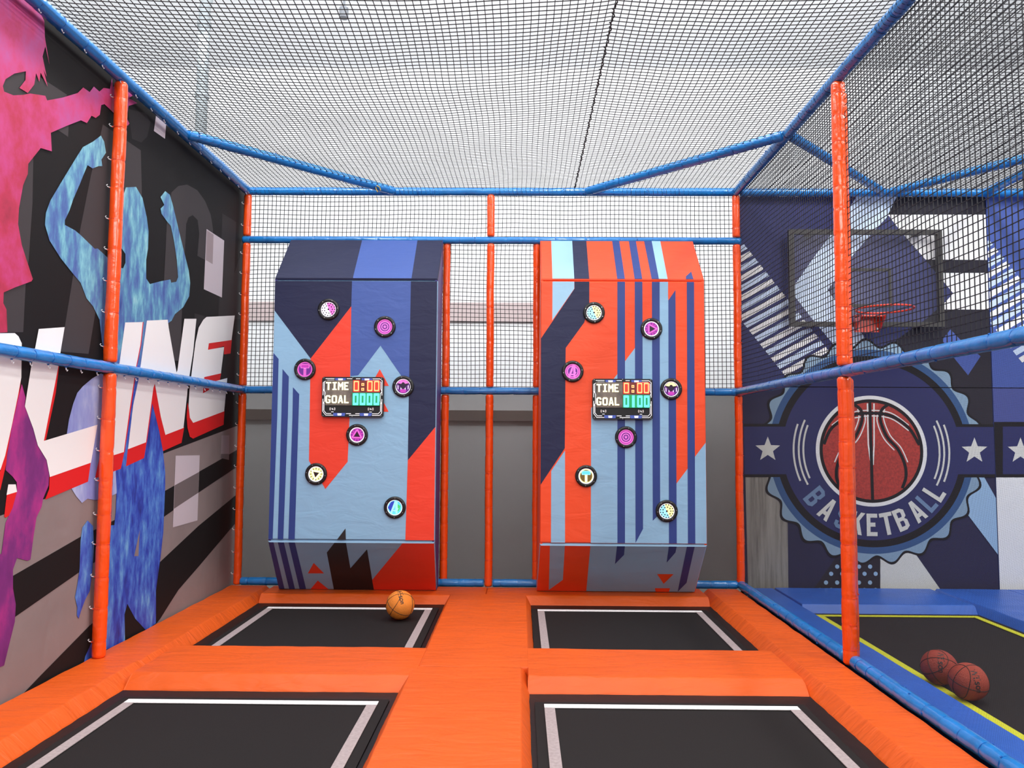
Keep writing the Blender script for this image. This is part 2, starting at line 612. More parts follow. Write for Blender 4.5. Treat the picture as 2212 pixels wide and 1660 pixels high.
# lacing cord along the join of the two ceiling nets
mb = MB()
n = 560
mb.path([(SEAM+0.006*math.sin(i*1.1)+0.004*math.sin(i*0.37), 2.6+(D-2.6)*i/n, ZT+0.028+0.005*math.cos(i*1.1)) for i in range(n+1)], 0.0042, NETM, 4)
mb.path([(SEAM, 2.6, ZT+0.03), (SEAM, D, ZT+0.03)], 0.0030, NETM, 5)
tag(mb.build('lacing_cord'), 'black lacing cord joining the two ceiling net panels', 'cord')
net('safety_net', (0.02, D+0.03, ZU), (1, 0, 0), (0, 0, 1), W-0.04, ZT-ZU, 0.0395, 0.0034, NETM, 'black net strip above the shooting boards, under the top rail', seg_u=60, seg_v=8, wob=0.02, seed=11)
net('safety_net', (0.02, D+0.03, ZM), (1, 0, 0), (0, 0, 1), W-0.04, ZU-ZM, 0.0395, 0.0034, NETM, 'black net behind the upper halves of the shooting boards', seg_u=60, seg_v=24, wob=0.02, seed=12)
net('safety_net', (XR+0.03, 2.4, ZM), (0, 1, 0), (0, 0, 1), D-2.4, ZT-ZM, 0.040, 0.0026, NETBLUE, 'black side net in front of the basketball hoop', seg_u=60, seg_v=30, wob=0.025, seed=13)
net('safety_net', (XR+0.05, 2.6, ZT+0.02), (1, 0, 0), (0, 1, 0), 9.0-XR, D-2.6, 0.041, 0.0026, NETM, 'black ceiling net over the basketball court on the right', sag=lambda a_, b_: -0.05*math.sin(PI*a_)*math.sin(PI*b_), seg_u=40, seg_v=40, wob=0.03, seed=14)
net('mesh_screen', (0.02, D+0.035, 0.0), (1, 0, 0), (0, 0, 1), W-0.04, ZM, 0.0036, 0.00112, NETF, 'dense grey mesh screen behind the lower halves of the shooting boards')
net('mesh_screen', (XR+0.035, 2.2, 0.0), (0, 1, 0), (0, 0, 1), D-2.2, ZM, 0.0042, 0.00028, NETG, 'dense dark mesh screen in front of the basketball emblem and blue pads')

# ------------------------------------------------------------------ floor pads and trampolines
def pad(name, x0, x1, y0, y1, m, label, zt=PZ, h=0.075, sl=(0.07, 0.07, 0.07, 0.07), parent=None, cat='pad', seed=0, amp=0.005, group=None):
    """soft vinyl-covered foam pad; sl = width of the sloping flank on -x, +x, -y, +y"""
    def ticks(a_, b_, s0, s1):
        n_ = max(6, int((b_-a_)/0.035))
        t = [a_+(b_-a_)*i/n_ for i in range(n_+1)]
        for s_, o_, sg in ((s0, a_, 1), (s1, b_, -1)):
            for q in (0.15, 0.35, 0.55, 0.75, 0.9, 1.0, 1.12, 1.3):
                t.append(o_+sg*s_*q)
        return sorted(set(round(x, 5) for x in t))
    xs, ys = ticks(x0, x1, sl[0], sl[1]), ticks(y0, y1, sl[2], sl[3])

    def prof(dist, s_):
        if s_ < 0.02:
            q = min(1, dist/s_)
            return -(0.016)*(1-q)**2
        q = min(1.0, dist/s_)
        # flat flank with rounded shoulder
        if q >= 1:
            return 0
        return -h*(1-q)**1.12
    vs = []
    for y in ys:
        for x in xs:
            z = min(prof(x-x0, sl[0]), prof(x1-x, sl[1]), prof(y-y0, sl[2]), prof(y1-y, sl[3]))
            nz = noise.noise(Vector((x*2.2, y*5, seed)))*amp+noise.noise(Vector((x*9, y*14, seed+3)))*amp*0.35
            if z < -0.004:
                nz += noise.noise(Vector((x*13 if (y-y0 < sl[2] or y1-y < sl[3]) else x*3, y*13 if (x-x0 < sl[0] or x1-x < sl[1]) else y*3, seed+9)))*0.004
            vs.append(Vector((x, y, zt+z+nz)))
    nx = len(xs)
    fs = [(j*nx+i, j*nx+i+1, (j+1)*nx+i+1, (j+1)*nx+i) for j in range(len(ys)-1) for i in range(nx-1)]
    # skirt down to underside
    ring = [i for i in range(nx)]+[j*nx+nx-1 for j in range(1, len(ys))]+[(len(ys)-1)*nx+i for i in range(nx-2, -1, -1)]+[j*nx for j in range(len(ys)-2, 0, -1)]
    base = len(vs)
    zb = zt-h-0.012
    for i in ring:
        vs.append(Vector((vs[i].x, vs[i].y, min(zb, vs[i].z-0.002))))
    n_ = len(ring)
    for k in range(n_):
        k2 = (k+1) % n_
        fs.append((ring[k], base+k, base+k2, ring[k2]))
    fs.append(tuple(base+k for k in range(n_-1, -1, -1)))
    c = Vector(((x0+x1)/2, (y0+y1)/2, zb))
    o = mesh_obj(name, [v-c for v in vs], fs, m, None, parent, True)
    o.location = c
    return tag(o, label, cat, group)


E0 = 0.006
YB0, YB1 = 6.74, 7.15      # back pad
YM0, YM1 = 4.46, 5.17      # middle pads
YN0, YN1 = 1.75, 2.55      # near pads (below the frame)
CX0, CX1 = 1.945, 2.685      # centre column
LX1, RX0 = 0.35, 4.21
YS = 4.80
pad('floor_pad', -0.045, LX1, YS, YB1, PAD, 'orange floor pad along the mural, beside the far left trampoline', sl=(E0, 0.07, E0, E0), seed=1)
pad('floor_pad', -0.045, LX1, 1.75, YS, PAD, 'orange floor pad along the mural, beside the near left trampoline', sl=(E0, 0.08, E0, E0), seed=2)
pad('floor_pad', RX0, 4.555, YS, YB1, PAD, 'orange floor pad at the blue foot rail, beside the far right trampoline', sl=(0.08, E0, E0, E0), seed=3)
pad('floor_pad', RX0, 4.555, 1.75, YS, PAD, 'orange floor pad at the blue foot rail, beside the near right trampoline', sl=(0.08, E0, E0, E0), seed=4)
pad('floor_pad', CX0, CX1, YS-0.07, YB0+0.10, PAD, 'orange floor pad between the two far trampolines', sl=(0.045, 0.045, E0, E0), seed=5)
pad('floor_pad', CX0-0.04, CX1-0.04, 1.75, YS-0.07, PAD, 'wide orange floor pad between the two near trampolines', sl=(0.05, 0.05, E0, E0), seed=6)
pad('floor_pad', LX1, CX0+0.045, YM0, YM1, PAD, 'orange cross pad between the near left and far left trampolines', sl=(E0, E0, 0.10, 0.04), seed=7)
pad('floor_pad', CX1-0.05, RX0, YM0, YM1, PAD, 'orange cross pad between the near right and far right trampolines', sl=(E0, E0, 0.10, 0.04), seed=8)
pad('floor_pad', LX1, CX0+0.35, YB0+0.0, YB1, PAD, 'orange floor pad at the foot of the dark blue shooting board', sl=(E0, E0, 0.06, E0), seed=9)
pad('floor_pad', CX0+0.35, RX0, YB0+0.0, YB1, PAD, 'orange floor pad at the foot of the orange shooting board', sl=(E0, E0, 0.06, E0), seed=10)
pad('floor_pad', LX1, CX0-0.02, YN0, YN1, PAD, 'orange cross pad at the near end of the left trampolines', sl=(E0, E0, E0, 0.05), seed=11)
pad('floor_pad', CX1+0.02, RX0, YN0, YN1, PAD, 'orange cross pad at the near end of the right trampolines', sl=(E0, E0, E0, 0.05), seed=12)


def stripe_frame(x0, x1, y0, y1, wd, z, m, parent, c, name='boundary_stripe'):
    for k_, (a0, a1, b0, b1) in enumerate(((x0, x1, y1-wd, y1), (x0, x1, y0, y0+wd), (x0, x0+wd, y0+wd, y1-wd), (x1-wd, x1, y0+wd, y1-wd))):
        mb = MB()
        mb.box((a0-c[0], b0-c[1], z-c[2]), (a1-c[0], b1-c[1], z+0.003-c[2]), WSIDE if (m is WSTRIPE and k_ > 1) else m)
        mb.build(name, parent)


def trampoline(x0, x1, y0, y1, lx0, lx1, ly0, ly1, label, m=WSTRIPE, wd=0.055, z=MZ):
    c = Vector(((x0+x1)/2, (y0+y1)/2, z-0.03))
    t = empty('trampoline', c, label, 'trampoline')
    mb = MB()
    N_ = 24
    vs, fs = [], []
    for j in range(N_+1):
        for i in range(N_+1):
            a_, b_ = i/N_, j/N_
            x, y = lx0-0.05+(lx1-lx0+0.10)*a_, ly0-0.05+(ly1-ly0+0.10)*b_
            vs.append(Vector((x, y, z-0.004))-c)
    for j in range(N_):
        for i in range(N_):
            fs.append((j*(N_+1)+i, j*(N_+1)+i+1, (j+1)*(N_+1)+i+1, (j+1)*(N_+1)+i))
    mesh_obj('jump_mat', vs, fs, MATB, None, t, True)
    mb = MB()
    ax0, ax1, ay0, ay1 = lx0-0.05, lx1+0.05, ly0-0.05, ly1+0.05
    for (p0, p1, q0, q1) in ((x0, x1, ay1, y1), (x0, x1, y0, ay0), (x0, ax0, ay0, ay1), (ax1, x1, ay0, ay1)):
        mb.box((p0-c.x, q0-c.y, -0.02), (p1-c.x, q1-c.y, 0.018), SKIRT)
    mb.build('spring_cover', t)
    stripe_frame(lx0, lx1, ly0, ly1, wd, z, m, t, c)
    return t


def zx(u, v): return hitZ(u, v, MZ)


a1_ = zx(582, 1313); a2_ = zx(935, 1314)
print('line bl', a1_, a2_, zx(281, 1513), zx(817, 1519), zx(1166, 1318), zx(1516, 1321), zx(1176, 1522), zx(1724, 1530))
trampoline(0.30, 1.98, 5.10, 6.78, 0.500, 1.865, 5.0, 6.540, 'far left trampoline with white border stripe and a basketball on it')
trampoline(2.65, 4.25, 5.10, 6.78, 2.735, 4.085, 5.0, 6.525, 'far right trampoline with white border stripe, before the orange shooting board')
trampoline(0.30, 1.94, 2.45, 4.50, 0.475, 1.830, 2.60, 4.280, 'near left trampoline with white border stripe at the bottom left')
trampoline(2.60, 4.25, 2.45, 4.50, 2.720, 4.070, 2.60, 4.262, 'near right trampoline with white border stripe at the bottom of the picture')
# the deck frame that carries everything
mb = MB(); mb.box((-0.1, 1.7, -0.30), (9.2, 7.5, -0.145), mat('dark_deck', (30, 30, 32), 0.8))
tag(mb.build('floor_deck'), 'dark deck frame under the trampolines', kind='structure')

# court on the right: blue pads, black mat, yellow stripe
BX0, BX1, BY1 = 4.90, 6.31, 6.44
pad('floor_pad', 4.65, BX0, 2.0, 7.15, BPAD, 'narrow blue floor pad running beside the blue foot rail', zt=-0.02, sl=(E0, 0.03, E0, E0), seed=21, amp=0.002)
pad('floor_pad', BX0, BX1, 6.45, 7.18, BPAD, 'blue floor pad at the foot of the basketball mural', zt=-0.02, sl=(E0, E0, 0.05, E0), seed=22, amp=0.002)
pad('floor_pad', BX1, 7.0, 2.0, 7.18, BPAD, 'blue floor pad right of the basketball court mat', zt=-0.02, sl=(0.05, E0, E0, E0), seed=23, amp=0.006)
pad('floor_pad', 7.0, 9.0, 2.0, 7.18, BPAD, 'blue floor pad beyond the basketball court at the right edge', zt=-0.02, sl=(E0, E0, E0, E0), seed=24, amp=0.002)
trampoline(4.86, 6.36, 2.2, 6.50, 4.955, 6.240, 2.5, 6.345, 'long black court trampoline with a yellow border stripe', m=YSTRIPE, wd=0.05, z=-0.075)

# ------------------------------------------------------------------ left mural
def col(name, rgb, **k): return mat('print_'+name, rgb, 0.7, spec=0.22, **k)


MUB = col('black', (24, 22, 23), bump=0.12, bscale=2.2)
MG1 = col('charcoal', (64, 60, 62))
MG2 = col('dim_charcoal', (46, 43, 45))
MGR = col('warm_grey', (140, 127, 126), var=0.08, vscale=2, bump=0.5, bscale=2.6, bstretch=(1, 1.5, 0.7))
MWH = col('white', (243, 242, 241))
MRE = col('red', (222, 34, 36))
MPK = col('pale_pink_grey', (200, 190, 198))
MPK2 = col('pink_grey', (160, 146, 150))
MPK3 = col('mid_pink_grey', (112, 102, 103))
MAG = paint('print_magenta_wash', [(0.25, (150, 34, 62)), (0.42, (184, 44, 80)), (0.58, (196, 62, 124)), (0.85, (178, 88, 160))], (5, 5, 4), (2.0, 3.7, -0.10, 0.16))
MAG2 = paint('print_violet_wash', [(0.25, (92, 30, 100)), (0.48, (124, 42, 122)), (0.68, (190, 50, 140)), (0.85, (214, 90, 170))], (4, 4.5, 2.2), (0.2, 1.8, -0.12, 0.14))
BLW = paint('print_blue_wash', [(0.25, (56, 74, 148)), (0.42, (78, 112, 174)), (0.53, (92, 148, 186)), (0.64, (124, 190, 206)), (0.85, (196, 226, 230))], (8, 14.0, 4.5), (2.0, 3.2, -0.03, 0.09))
BLW2 = paint('print_deep_blue_wash', [(0.28, (30, 38, 128)), (0.45, (48, 76, 186)), (0.58, (76, 124, 210)), (0.72, (120, 180, 226)), (0.9, (160, 210, 235))], (8, 15, 4.5))
LAV = paint('print_lavender_wash', [(0.3, (120, 130, 205)), (0.55, (150, 165, 220)), (0.8, (200, 212, 236))], (4, 8, 2.5))

LM = Art((-0.06, 0, 0), (0, 1, 0), (0, 0, 1), (1, 0, 0))
A_ = LM.poly
# warm grey ground of the lower third and dim letter shapes on the black
A_([(513, 920), (354, 980), (250, 1020), (0, 1115), (-300, 1230), (-1400, 1660), (-1400, 3100), (560, 1300), (540, 900)], MGR)
A_([(72, 335), (70, 440), (62, 560), (55, 620), (50, 718), (5, 718), (-60, 740), (-60, 620), (30, 340)], MG1)
A_([(-60, 150), (60, 150), (104, 178), (145, 205), (140, 212), (100, 218), (-60, 218)], MG1)
A_([(125, 281), (147, 296), (148, 268)], MG1)
A_([(222, 269), (304, 325), (306, 405), (306, 500), (240, 500), (231, 525), (205, 681), (191, 765), (131, 760), (158, 594), (173, 496), (196, 380)], MG1)
A_([(276, 235), (285, 300), (305, 308), (318, 295), (325, 265), (315, 245)], MG2)
A_([(360, 486), (370, 416), (385, 402), (404, 399), (426, 411), (443, 435), (455, 464), (460, 496), (460, 570), (443, 562), (426, 553), (430, 505), (427, 476), (416, 465), (407, 470), (402, 484), (399, 549), (395, 621), (392, 693), (390, 780), (366, 780), (352, 700), (354, 609), (357, 549)], MG1)
A_([(480, 461), (510, 480), (506, 592), (528, 520), (520, 690), (471, 690), (475, 600)], MG2)
A_([(420, 677), (450, 686), (430, 700), (420, 717)], MG2)
A_([(446, 495), (484, 520), (479, 643), (440, 625)], MPK)
A_([(447, 498), (461, 507), (459, 571), (444, 562)], MPK2)
A_([(337, 247), (359, 261), (356, 300), (332, 283)], MPK)
# dark diagonal bands
A_([(519, 968), (464, 1000), (356, 1061), (247, 1124), (172, 1161), (25, 1246), (-60, 1295), (-900, 1770), (-900, 1920), (0, 1356), (34, 1332), (169, 1238), (354, 1117), (428, 1065), (519, 1004)], MUB)
A_([(519, 1062), (428, 1137), (346, 1214), (250, 1305), (193, 1352), (87, 1460), (20, 1530), (334, 1352), (346, 1337), (366, 1305), (385, 1275), (431, 1222), (519, 1118)], MUB)
A_([(379, 985), (431, 984), (426, 1125), (373, 1140)], MPK)
A_([(377, 1049), (429.5, 1020), (428, 1065), (375, 1100)], MPK3)
A_([(478, 941), (495, 941), (494, 994), (476, 990)], MPK2)
A_([(477, 981), (494, 981), (494, 994), (476, 990)], MPK3)
# lettering: red extrusion first, then white faces
A_([(45, 812), (40, 860), (27, 925), (13, 1000), (0, 1058), (-60, 1170), (-60, 1080), (0, 1018), (20, 920)], MRE)
A_([(14, 1067), (36, 1061), (23, 1111), (12, 1119), (8, 1117)], MRE)
A_([(-200, 735), (0, 720), (31, 720), (39, 727), (46, 742), (45, 816), (38, 854), (24, 922), (10, 985), (0, 1015), (-60, 1085), (-200, 1160)], MWH)
A_([(17, 1047), (33, 1047), (36, 1063), (13, 1070)], MWH)
# violet leg
A_([(46, 830), (54, 859), (52, 878), (60, 888), (70, 926), (80, 963), (99, 994), (105, 1025), (104, 1049), (92, 1078), (89, 1095), (78, 1118), (72, 1156), (65, 1209), (58, 1212), (36, 1206), (27, 1231), (27, 1272), (33, 1306), (31, 1344), (22, 1380), (12, 1421), (8, 1438), (-20, 1450), (-20, 1200), (2, 1197), (11, 1130), (26, 1098), (36, 1061), (35, 1042), (26, 1030), (11, 1016), (14, 985), (24, 925), (38, 862)], MAG2)
# lavender shape, then blue figure
A_([(217, 807), (198, 818), (178, 835), (166, 849), (157, 873), (148, 907), (143, 940), (148, 1040), (154, 1057), (164, 1073), (176, 1087), (188, 1078), (205, 1081), (231, 1076), (252, 1066), (252, 900), (243, 864), (231, 813)], LAV)
A_([(217, 293), (224, 306), (228, 330), (218, 345), (220, 359), (212, 359), (199, 364), (188, 357), (178, 381), (173, 394), (157, 431), (149, 455), (139, 476), (139, 486), (161, 498), (173, 508), (204, 538), (210, 537), (235, 560), (255, 578), (265, 580), (270, 568), (270, 549), (260, 534), (261, 476), (266, 421), (271, 405), (293, 404), (300, 416), (307, 428), (316, 469), (320, 500), (319, 537), (315, 561), (315, 602), (323, 614), (346, 608), (367, 604), (369, 611), (380, 609), (384, 599), (381, 561), (375, 520), (368, 488), (361, 480), (348, 462), (346, 451), (354, 443), (346, 426), (356, 413), (366, 421), (373, 445), (385, 496), (399, 553), (407, 585), (410, 611), (408, 640), (395, 664), (377, 679), (370, 693), (340, 715), (320, 800), (262, 812), (226, 780), (219, 737), (214, 691), (200, 662), (186, 645), (177, 621), (173, 611), (157, 592), (130, 558), (106, 520), (96, 486), (98, 460), (108, 433), (130, 396), (164, 340), (178, 318), (200, 306)], BLW)
A_([(226, 780), (262, 790), (320, 790), (328, 872), (340, 913), (351, 973), (356, 1021), (356, 1048), (352, 1149), (346, 1205), (342, 1231), (336, 1277), (336, 1347), (315, 1363), (291, 1337), (274, 1305), (268, 1328), (269, 1386), (250, 1397), (212, 1409), (180, 1433), (183, 1419), (196, 1390), (210, 1373), (217, 1335), (216, 1277), (223, 1195), (224, 1147), (231, 1136), (246, 1135), (249, 1108), (251, 1060), (249, 1020), (255, 950), (243, 864)], BLW2)
A_([(188, 1125), (200, 1137), (202, 1180), (199, 1229), (193, 1277), (183, 1296), (173, 1323), (169, 1337), (165, 1330), (166, 1313), (161, 1291), (166, 1265), (171, 1229), (173, 1168), (177, 1140)], BLW2)
A_([(301, 1145), (298, 1202), (289, 1202)], MGR)
A_([(106, 1029), (195, 998), (189, 1041), (96, 1080), (105, 1057)], MRE)
A_([(127, 785), (119, 850), (98, 950), (93, 954), (122, 790)], MRE)
A_([(231, 986), (268, 975), (260, 1013), (204, 1034), (213, 992)], MRE)
A_([(309, 696), (304, 744), (295, 790), (282, 882), (268, 978), (263, 978), (300, 696)], MRE)
A_([(275, 969), (316, 954), (310, 990), (271, 1008)], MRE)
A_([(332, 826), (348, 901), (356, 938), (397, 923), (391, 957), (351, 975), (343, 932), (328, 872), (316, 956), (312, 956)], MRE)
A_([(450, 740), (500, 732), (497, 764), (483, 766), (483, 748), (448, 758)], MRE)
A_([(439, 812), (477, 805), (474, 822), (456, 828), (450, 845), (436, 852)], MRE)
A_([(404, 870), (409, 900), (416, 912), (484, 887), (482, 918), (416, 948), (409, 944), (404, 925), (402, 901)], MRE)
A_([(82, 711), (138, 707), (130, 755), (124, 794), (93, 953), (209, 918), (195, 1000), (106, 1031), (105, 1025), (99, 994), (80, 963), (70, 926), (52, 878), (65, 796), (75, 748)], MWH)
A_([(269, 697), (307, 696), (302, 744), (293, 790), (279, 882), (266, 977), (231, 988), (236, 907), (243, 854), (252, 813), (257, 782)], MWH)
A_([(316, 693), (361, 691), (363, 708), (380, 805), (382, 800), (397, 689), (423, 689), (416, 761), (404, 838), (403, 853), (395, 925), (356, 940), (346, 901), (333, 829), (330, 838), (314, 956), (275, 971), (286, 877), (297, 824), (303, 785)], MWH)
A_([(506, 682), (499, 735), (450, 742), (448, 756), (483, 750), (476, 807), (440, 815), (437, 850), (450, 843), (456, 826), (490, 817), (487, 848), (483, 889), (416, 914), (409, 903), (406, 877), (408, 843), (414, 795), (421, 740), (428, 708), (438, 691), (445, 685)], MWH)
# magenta figure
A_([(-160, -90), (30, -60), (54, 0), (84, 25), (94, 46), (95, 80), (105, 140), (96, 100), (90, 122), (99, 166), (92, 150), (101, 187), (86, 157), (83, 177), (76, 158), (72, 183), (58, 201), (50, 196), (40, 190), (53, 173), (54, 154), (29, 159), (10, 171), (4, 186), (7, 198), (27, 206), (48, 205), (63, 202), (96, 207), (100, 217), (133, 211), (166, 201), (178, 189), (192, 199), (201, 187), (213, 198), (222, 190), (236, 192), (240, 169), (243, 188), (253, 180), (277, 200), (287, 205), (277, 212), (295, 223), (276, 229), (272, 255), (278, 267), (274, 272), (262, 250), (246, 246), (224, 225), (217, 227), (214, 248), (205, 255), (196, 250), (186, 266), (173, 260), (142, 272), (108, 287), (110, 327), (86, 320), (59, 354), (58, 376), (48, 400), (39, 450), (37, 484), (45, 529), (58, 570), (69, 603), (66, 608), (31, 621), (6, 632), (5, 655), (12, 669), (14, 718), (-60, 722), (-130, 690), (-118, 560), (-170, 420), (-160, 300), (-230, 180), (-200, 60), (-235, -20)], MAG)

mb = MB()
X0, Y0_, Y1_, Z0_, Z1_ = -0.06, 1.9, 7.27, -0.06, 3.70
# banner sheet with thickness
mb.box((X0-0.012, Y0_, Z0_), (X0, Y1_, Z1_), MUB)
LM.emit(mb, (Y0_, Y1_, Z0_, Z1_))
mur = mb.build('mural_banner')
tag(mur, 'large printed mural banner of magenta and blue jumping figures and LINE lettering', 'mural')

# ------------------------------------------------------------------ basketball mural (wall pads behind the court)
NAV = col('navy', (48, 52, 100))
NAVD = col('dark_navy', (44, 44, 74))
DRK = col('ink', (42, 40, 50))
BLK = col('outline_black', (26, 25, 30))
BMID = col('mid_blue', (76, 96, 166))
BSTEEL = col('steel_blue', (58, 92, 138))
BLT = col('light_blue', (158, 192, 222))
BPALE = col('pale_blue', (206, 224, 246))
BWH = col('off_white', (240, 240, 238))
BWH2 = col('cream_white', (222, 222, 214))
WOODG = paint('print_grey_boards', [(0.3, (112, 106, 98)), (0.5, (150, 146, 136)), (0.75, (172, 168, 158))], (26, 26, 1.3))
BRED = mat('print_ball_red', (176, 52, 42), 0.6, var=0.25, vscale=55)

YW = 7.25
BM = Art((0, YW, 0), (1, 0, 0), (0, 0, 1), (0, -1, 0))
B_ = BM.poly
B_([(1602, 838), (1602, 1300), (2170, 1300), (2150, 838)], NAVD)
B_([(1940, 422), (1921, 464), (1881, 507), (1831, 565), (1797, 623), (1884, 753), (1935, 800), (1935, 740), (2024, 669), (2059, 634), (1999, 561), (1918, 464)], col('grape', (60, 64, 108)))
B_([(1857, 415), (1831, 455), (1800, 500), (1759, 555), (1724, 605), (1713, 620), (1714, 637), (1759, 695), (1800, 744), (1830, 782), (1884, 753), (1852, 707), (1831, 686), (1797, 640), (1788, 626), (1797, 615), (1831, 565), (1881, 507), (1921, 464), (1942, 415)], BPALE)
B_([(1942, 415), (2136, 415), (2131, 464), (1918, 464)], DRK)
B_([(1918, 464), (2131, 464), (2145, 562), (1999, 561), (1943, 497)], BWH)
B_([(1999, 561), (2145, 562), (2146, 590), (2022, 590)], DRK)
B_([(2020, 590), (2146, 590), (2150, 669), (2024, 669), (2043, 652), (2059, 634), (2040, 611)], BWH)
B_([(2024, 669), (2150, 669), (2160, 840), (2160, 925), (2060, 930), (1935, 800), (1935, 735), (2000, 690)], DRK)
B_([(2053, 712), (2035, 735), (2061, 774), (2091, 811), (2118, 770), (2075, 735)], BMID)
for k in range(16):
    ux, uy = 1607+11.75*k, 528+14.8*k
    B_([(ux, uy), (ux+7.6, uy+9.4), (ux+7.6-95, uy+9.4+53), (ux-95, uy+53)], BWH if k % 2 else BPALE)
B_([(1610, 1031), (1700, 1031), (1703, 1290), (1616, 1290)], WOODG)
B_([(1745, 1290), (1805, 1206), (1901, 1200), (1901, 1290)], DRK)
for y, xs in ((1275, (1771, 1795, 1819, 1843, 1867, 1891)), (1259, (1784, 1808, 1831, 1855, 1879)), (1240, (1795, 1819, 1843, 1867, 1891)), (1224.5, (1808, 1832, 1855, 1879))):
    for x in xs:
        BM.circle((x, y), 0, 4.6, BLT, n=14)
B_([(1901, 1190), (1972, 1190), (2042, 1290), (1901, 1290)], BWH2)
B_([(2080, 1031), (2125, 1031), (2166, 1104), (2168, 1216), (2076, 1094)], BLT)
# gear-edged badge
CC = (1881.5, 974.5)
BM.circle(CC, 0, 0, BLK, n=360, rf=lambda t: 238+8.5*math.cos(23*t+0.9))
BM.circle(CC, 0, 0, col('frost', (140, 168, 190)), n=360, rf=lambda t: 232.5+8.5*math.cos(23*t+0.9))
BM.circle(CC, 0, 221, BSTEEL, n=120)
BM.circle(CC, 0, 207, BLK, n=120)
B_([(1602, 916), (2172, 917), (2172, 1032), (1602, 1031)], BLK)
B_([(1602, 922), (2148, 923), (2149, 1025), (1602, 1025)], NAV)
BM.circle(CC, 0, 192, NAV, n=120)


def star(art, c, r, m, px=True, rot=0.0):
    pts = []
    for i in range(10):
        t = PI/2+rot+i*PI/5
        q = r if i % 2 == 0 else r*0.42
        pts.append((c[0]+q*math.cos(t), (c[1]-q*math.sin(t)) if px else (c[1]+q*math.sin(t))))
    art.poly(pts, m, px)


star(BM, (1658, 971.5), 28, BWH2)
star(BM, (2104, 974.5), 29, BWH2)
BM.circle(CC, 0, 120, BWH, n=120)
BM.circle(CC, 0, 112, BLK, n=120)
BM.circle(CC, 0, 105, BRED, n=120)
for sgn in (-1, 1):
    for r_, a_lo, a_hi in ((168, -20, 23), (157, -25, 28), (147, -22, 24)):
        a0, a1 = math.radians(-a_hi), math.radians(-a_lo)
        if sgn < 0:
            a0, a1 = PI-a0, PI-a1
            a0, a1 = min(a0, a1), max(a0, a1)
        BM.circle(CC, r_-2, r_+2, BWH2, a0=a0, a1=a1, n=120)


def arcpts(pts, n=6):
    # Catmull-Rom through px points
    out = []
    P = [pts[0]]+list(pts)+[pts[-1]]
    for i in range(1, len(P)-2):
        for k in range(n):
            t = k/n
            q = []
            for a in range(2):
                p0, p1, p2, p3 = P[i-1][a], P[i][a], P[i+1][a], P[i+2][a]
                q.append(0.5*((2*p1)+(-p0+p2)*t+(2*p0-5*p1+4*p2-p3)*t*t+(-p0+3*p1-3*p2+p3)*t**3))
            out.append(tuple(q))
    out.append(pts[-1])
    return out


right_c = [(1918, 874), (1903, 887), (1901, 909), (1915, 944), (1938, 970), (1953, 1002), (1956, 1030), (1948, 1055)]
left_c = [(2*1881-x, y) for x, y in right_c]
hor = [(1779, 960), (1796, 925), (1836, 899), (1880, 893), (1924, 899), (1962, 925), (1985, 962)]
for off in (-7, 7):
    BM.line([(1880+off, 872), (1881+off*0.9, 960), (1883+off*0.3, 1005)], 3.0, BWH)
BM.line(arcpts([(x+7, y-3) for x, y in right_c[1:6]]), 2.4, BWH)
BM.line(arcpts([(x-7, y+3) for x, y in right_c[1:5]]), 2.4, BWH)
BM.line(arcpts([(x-7, y-3) for x, y in left_c[1:6]]), 2.4, BWH)
BM.line(arcpts([(x+7, y+3) for x, y in left_c[1:5]]), 2.4, BWH)
BM.line(arcpts([(x, y-6) for x, y in hor[1:-1]]), 2.4, BWH)
BM.line(arcpts([(x, y+6) for x, y in hor[2:-1]]), 2.4, BWH)
BM.line([(1878, 868), (1884, 1081)], 6.5, BLK)
BM.line(arcpts(right_c), 6.5, BLK)
BM.line(arcpts(left_c), 6.5, BLK)
BM.line(arcpts(hor), 6.5, BLK)


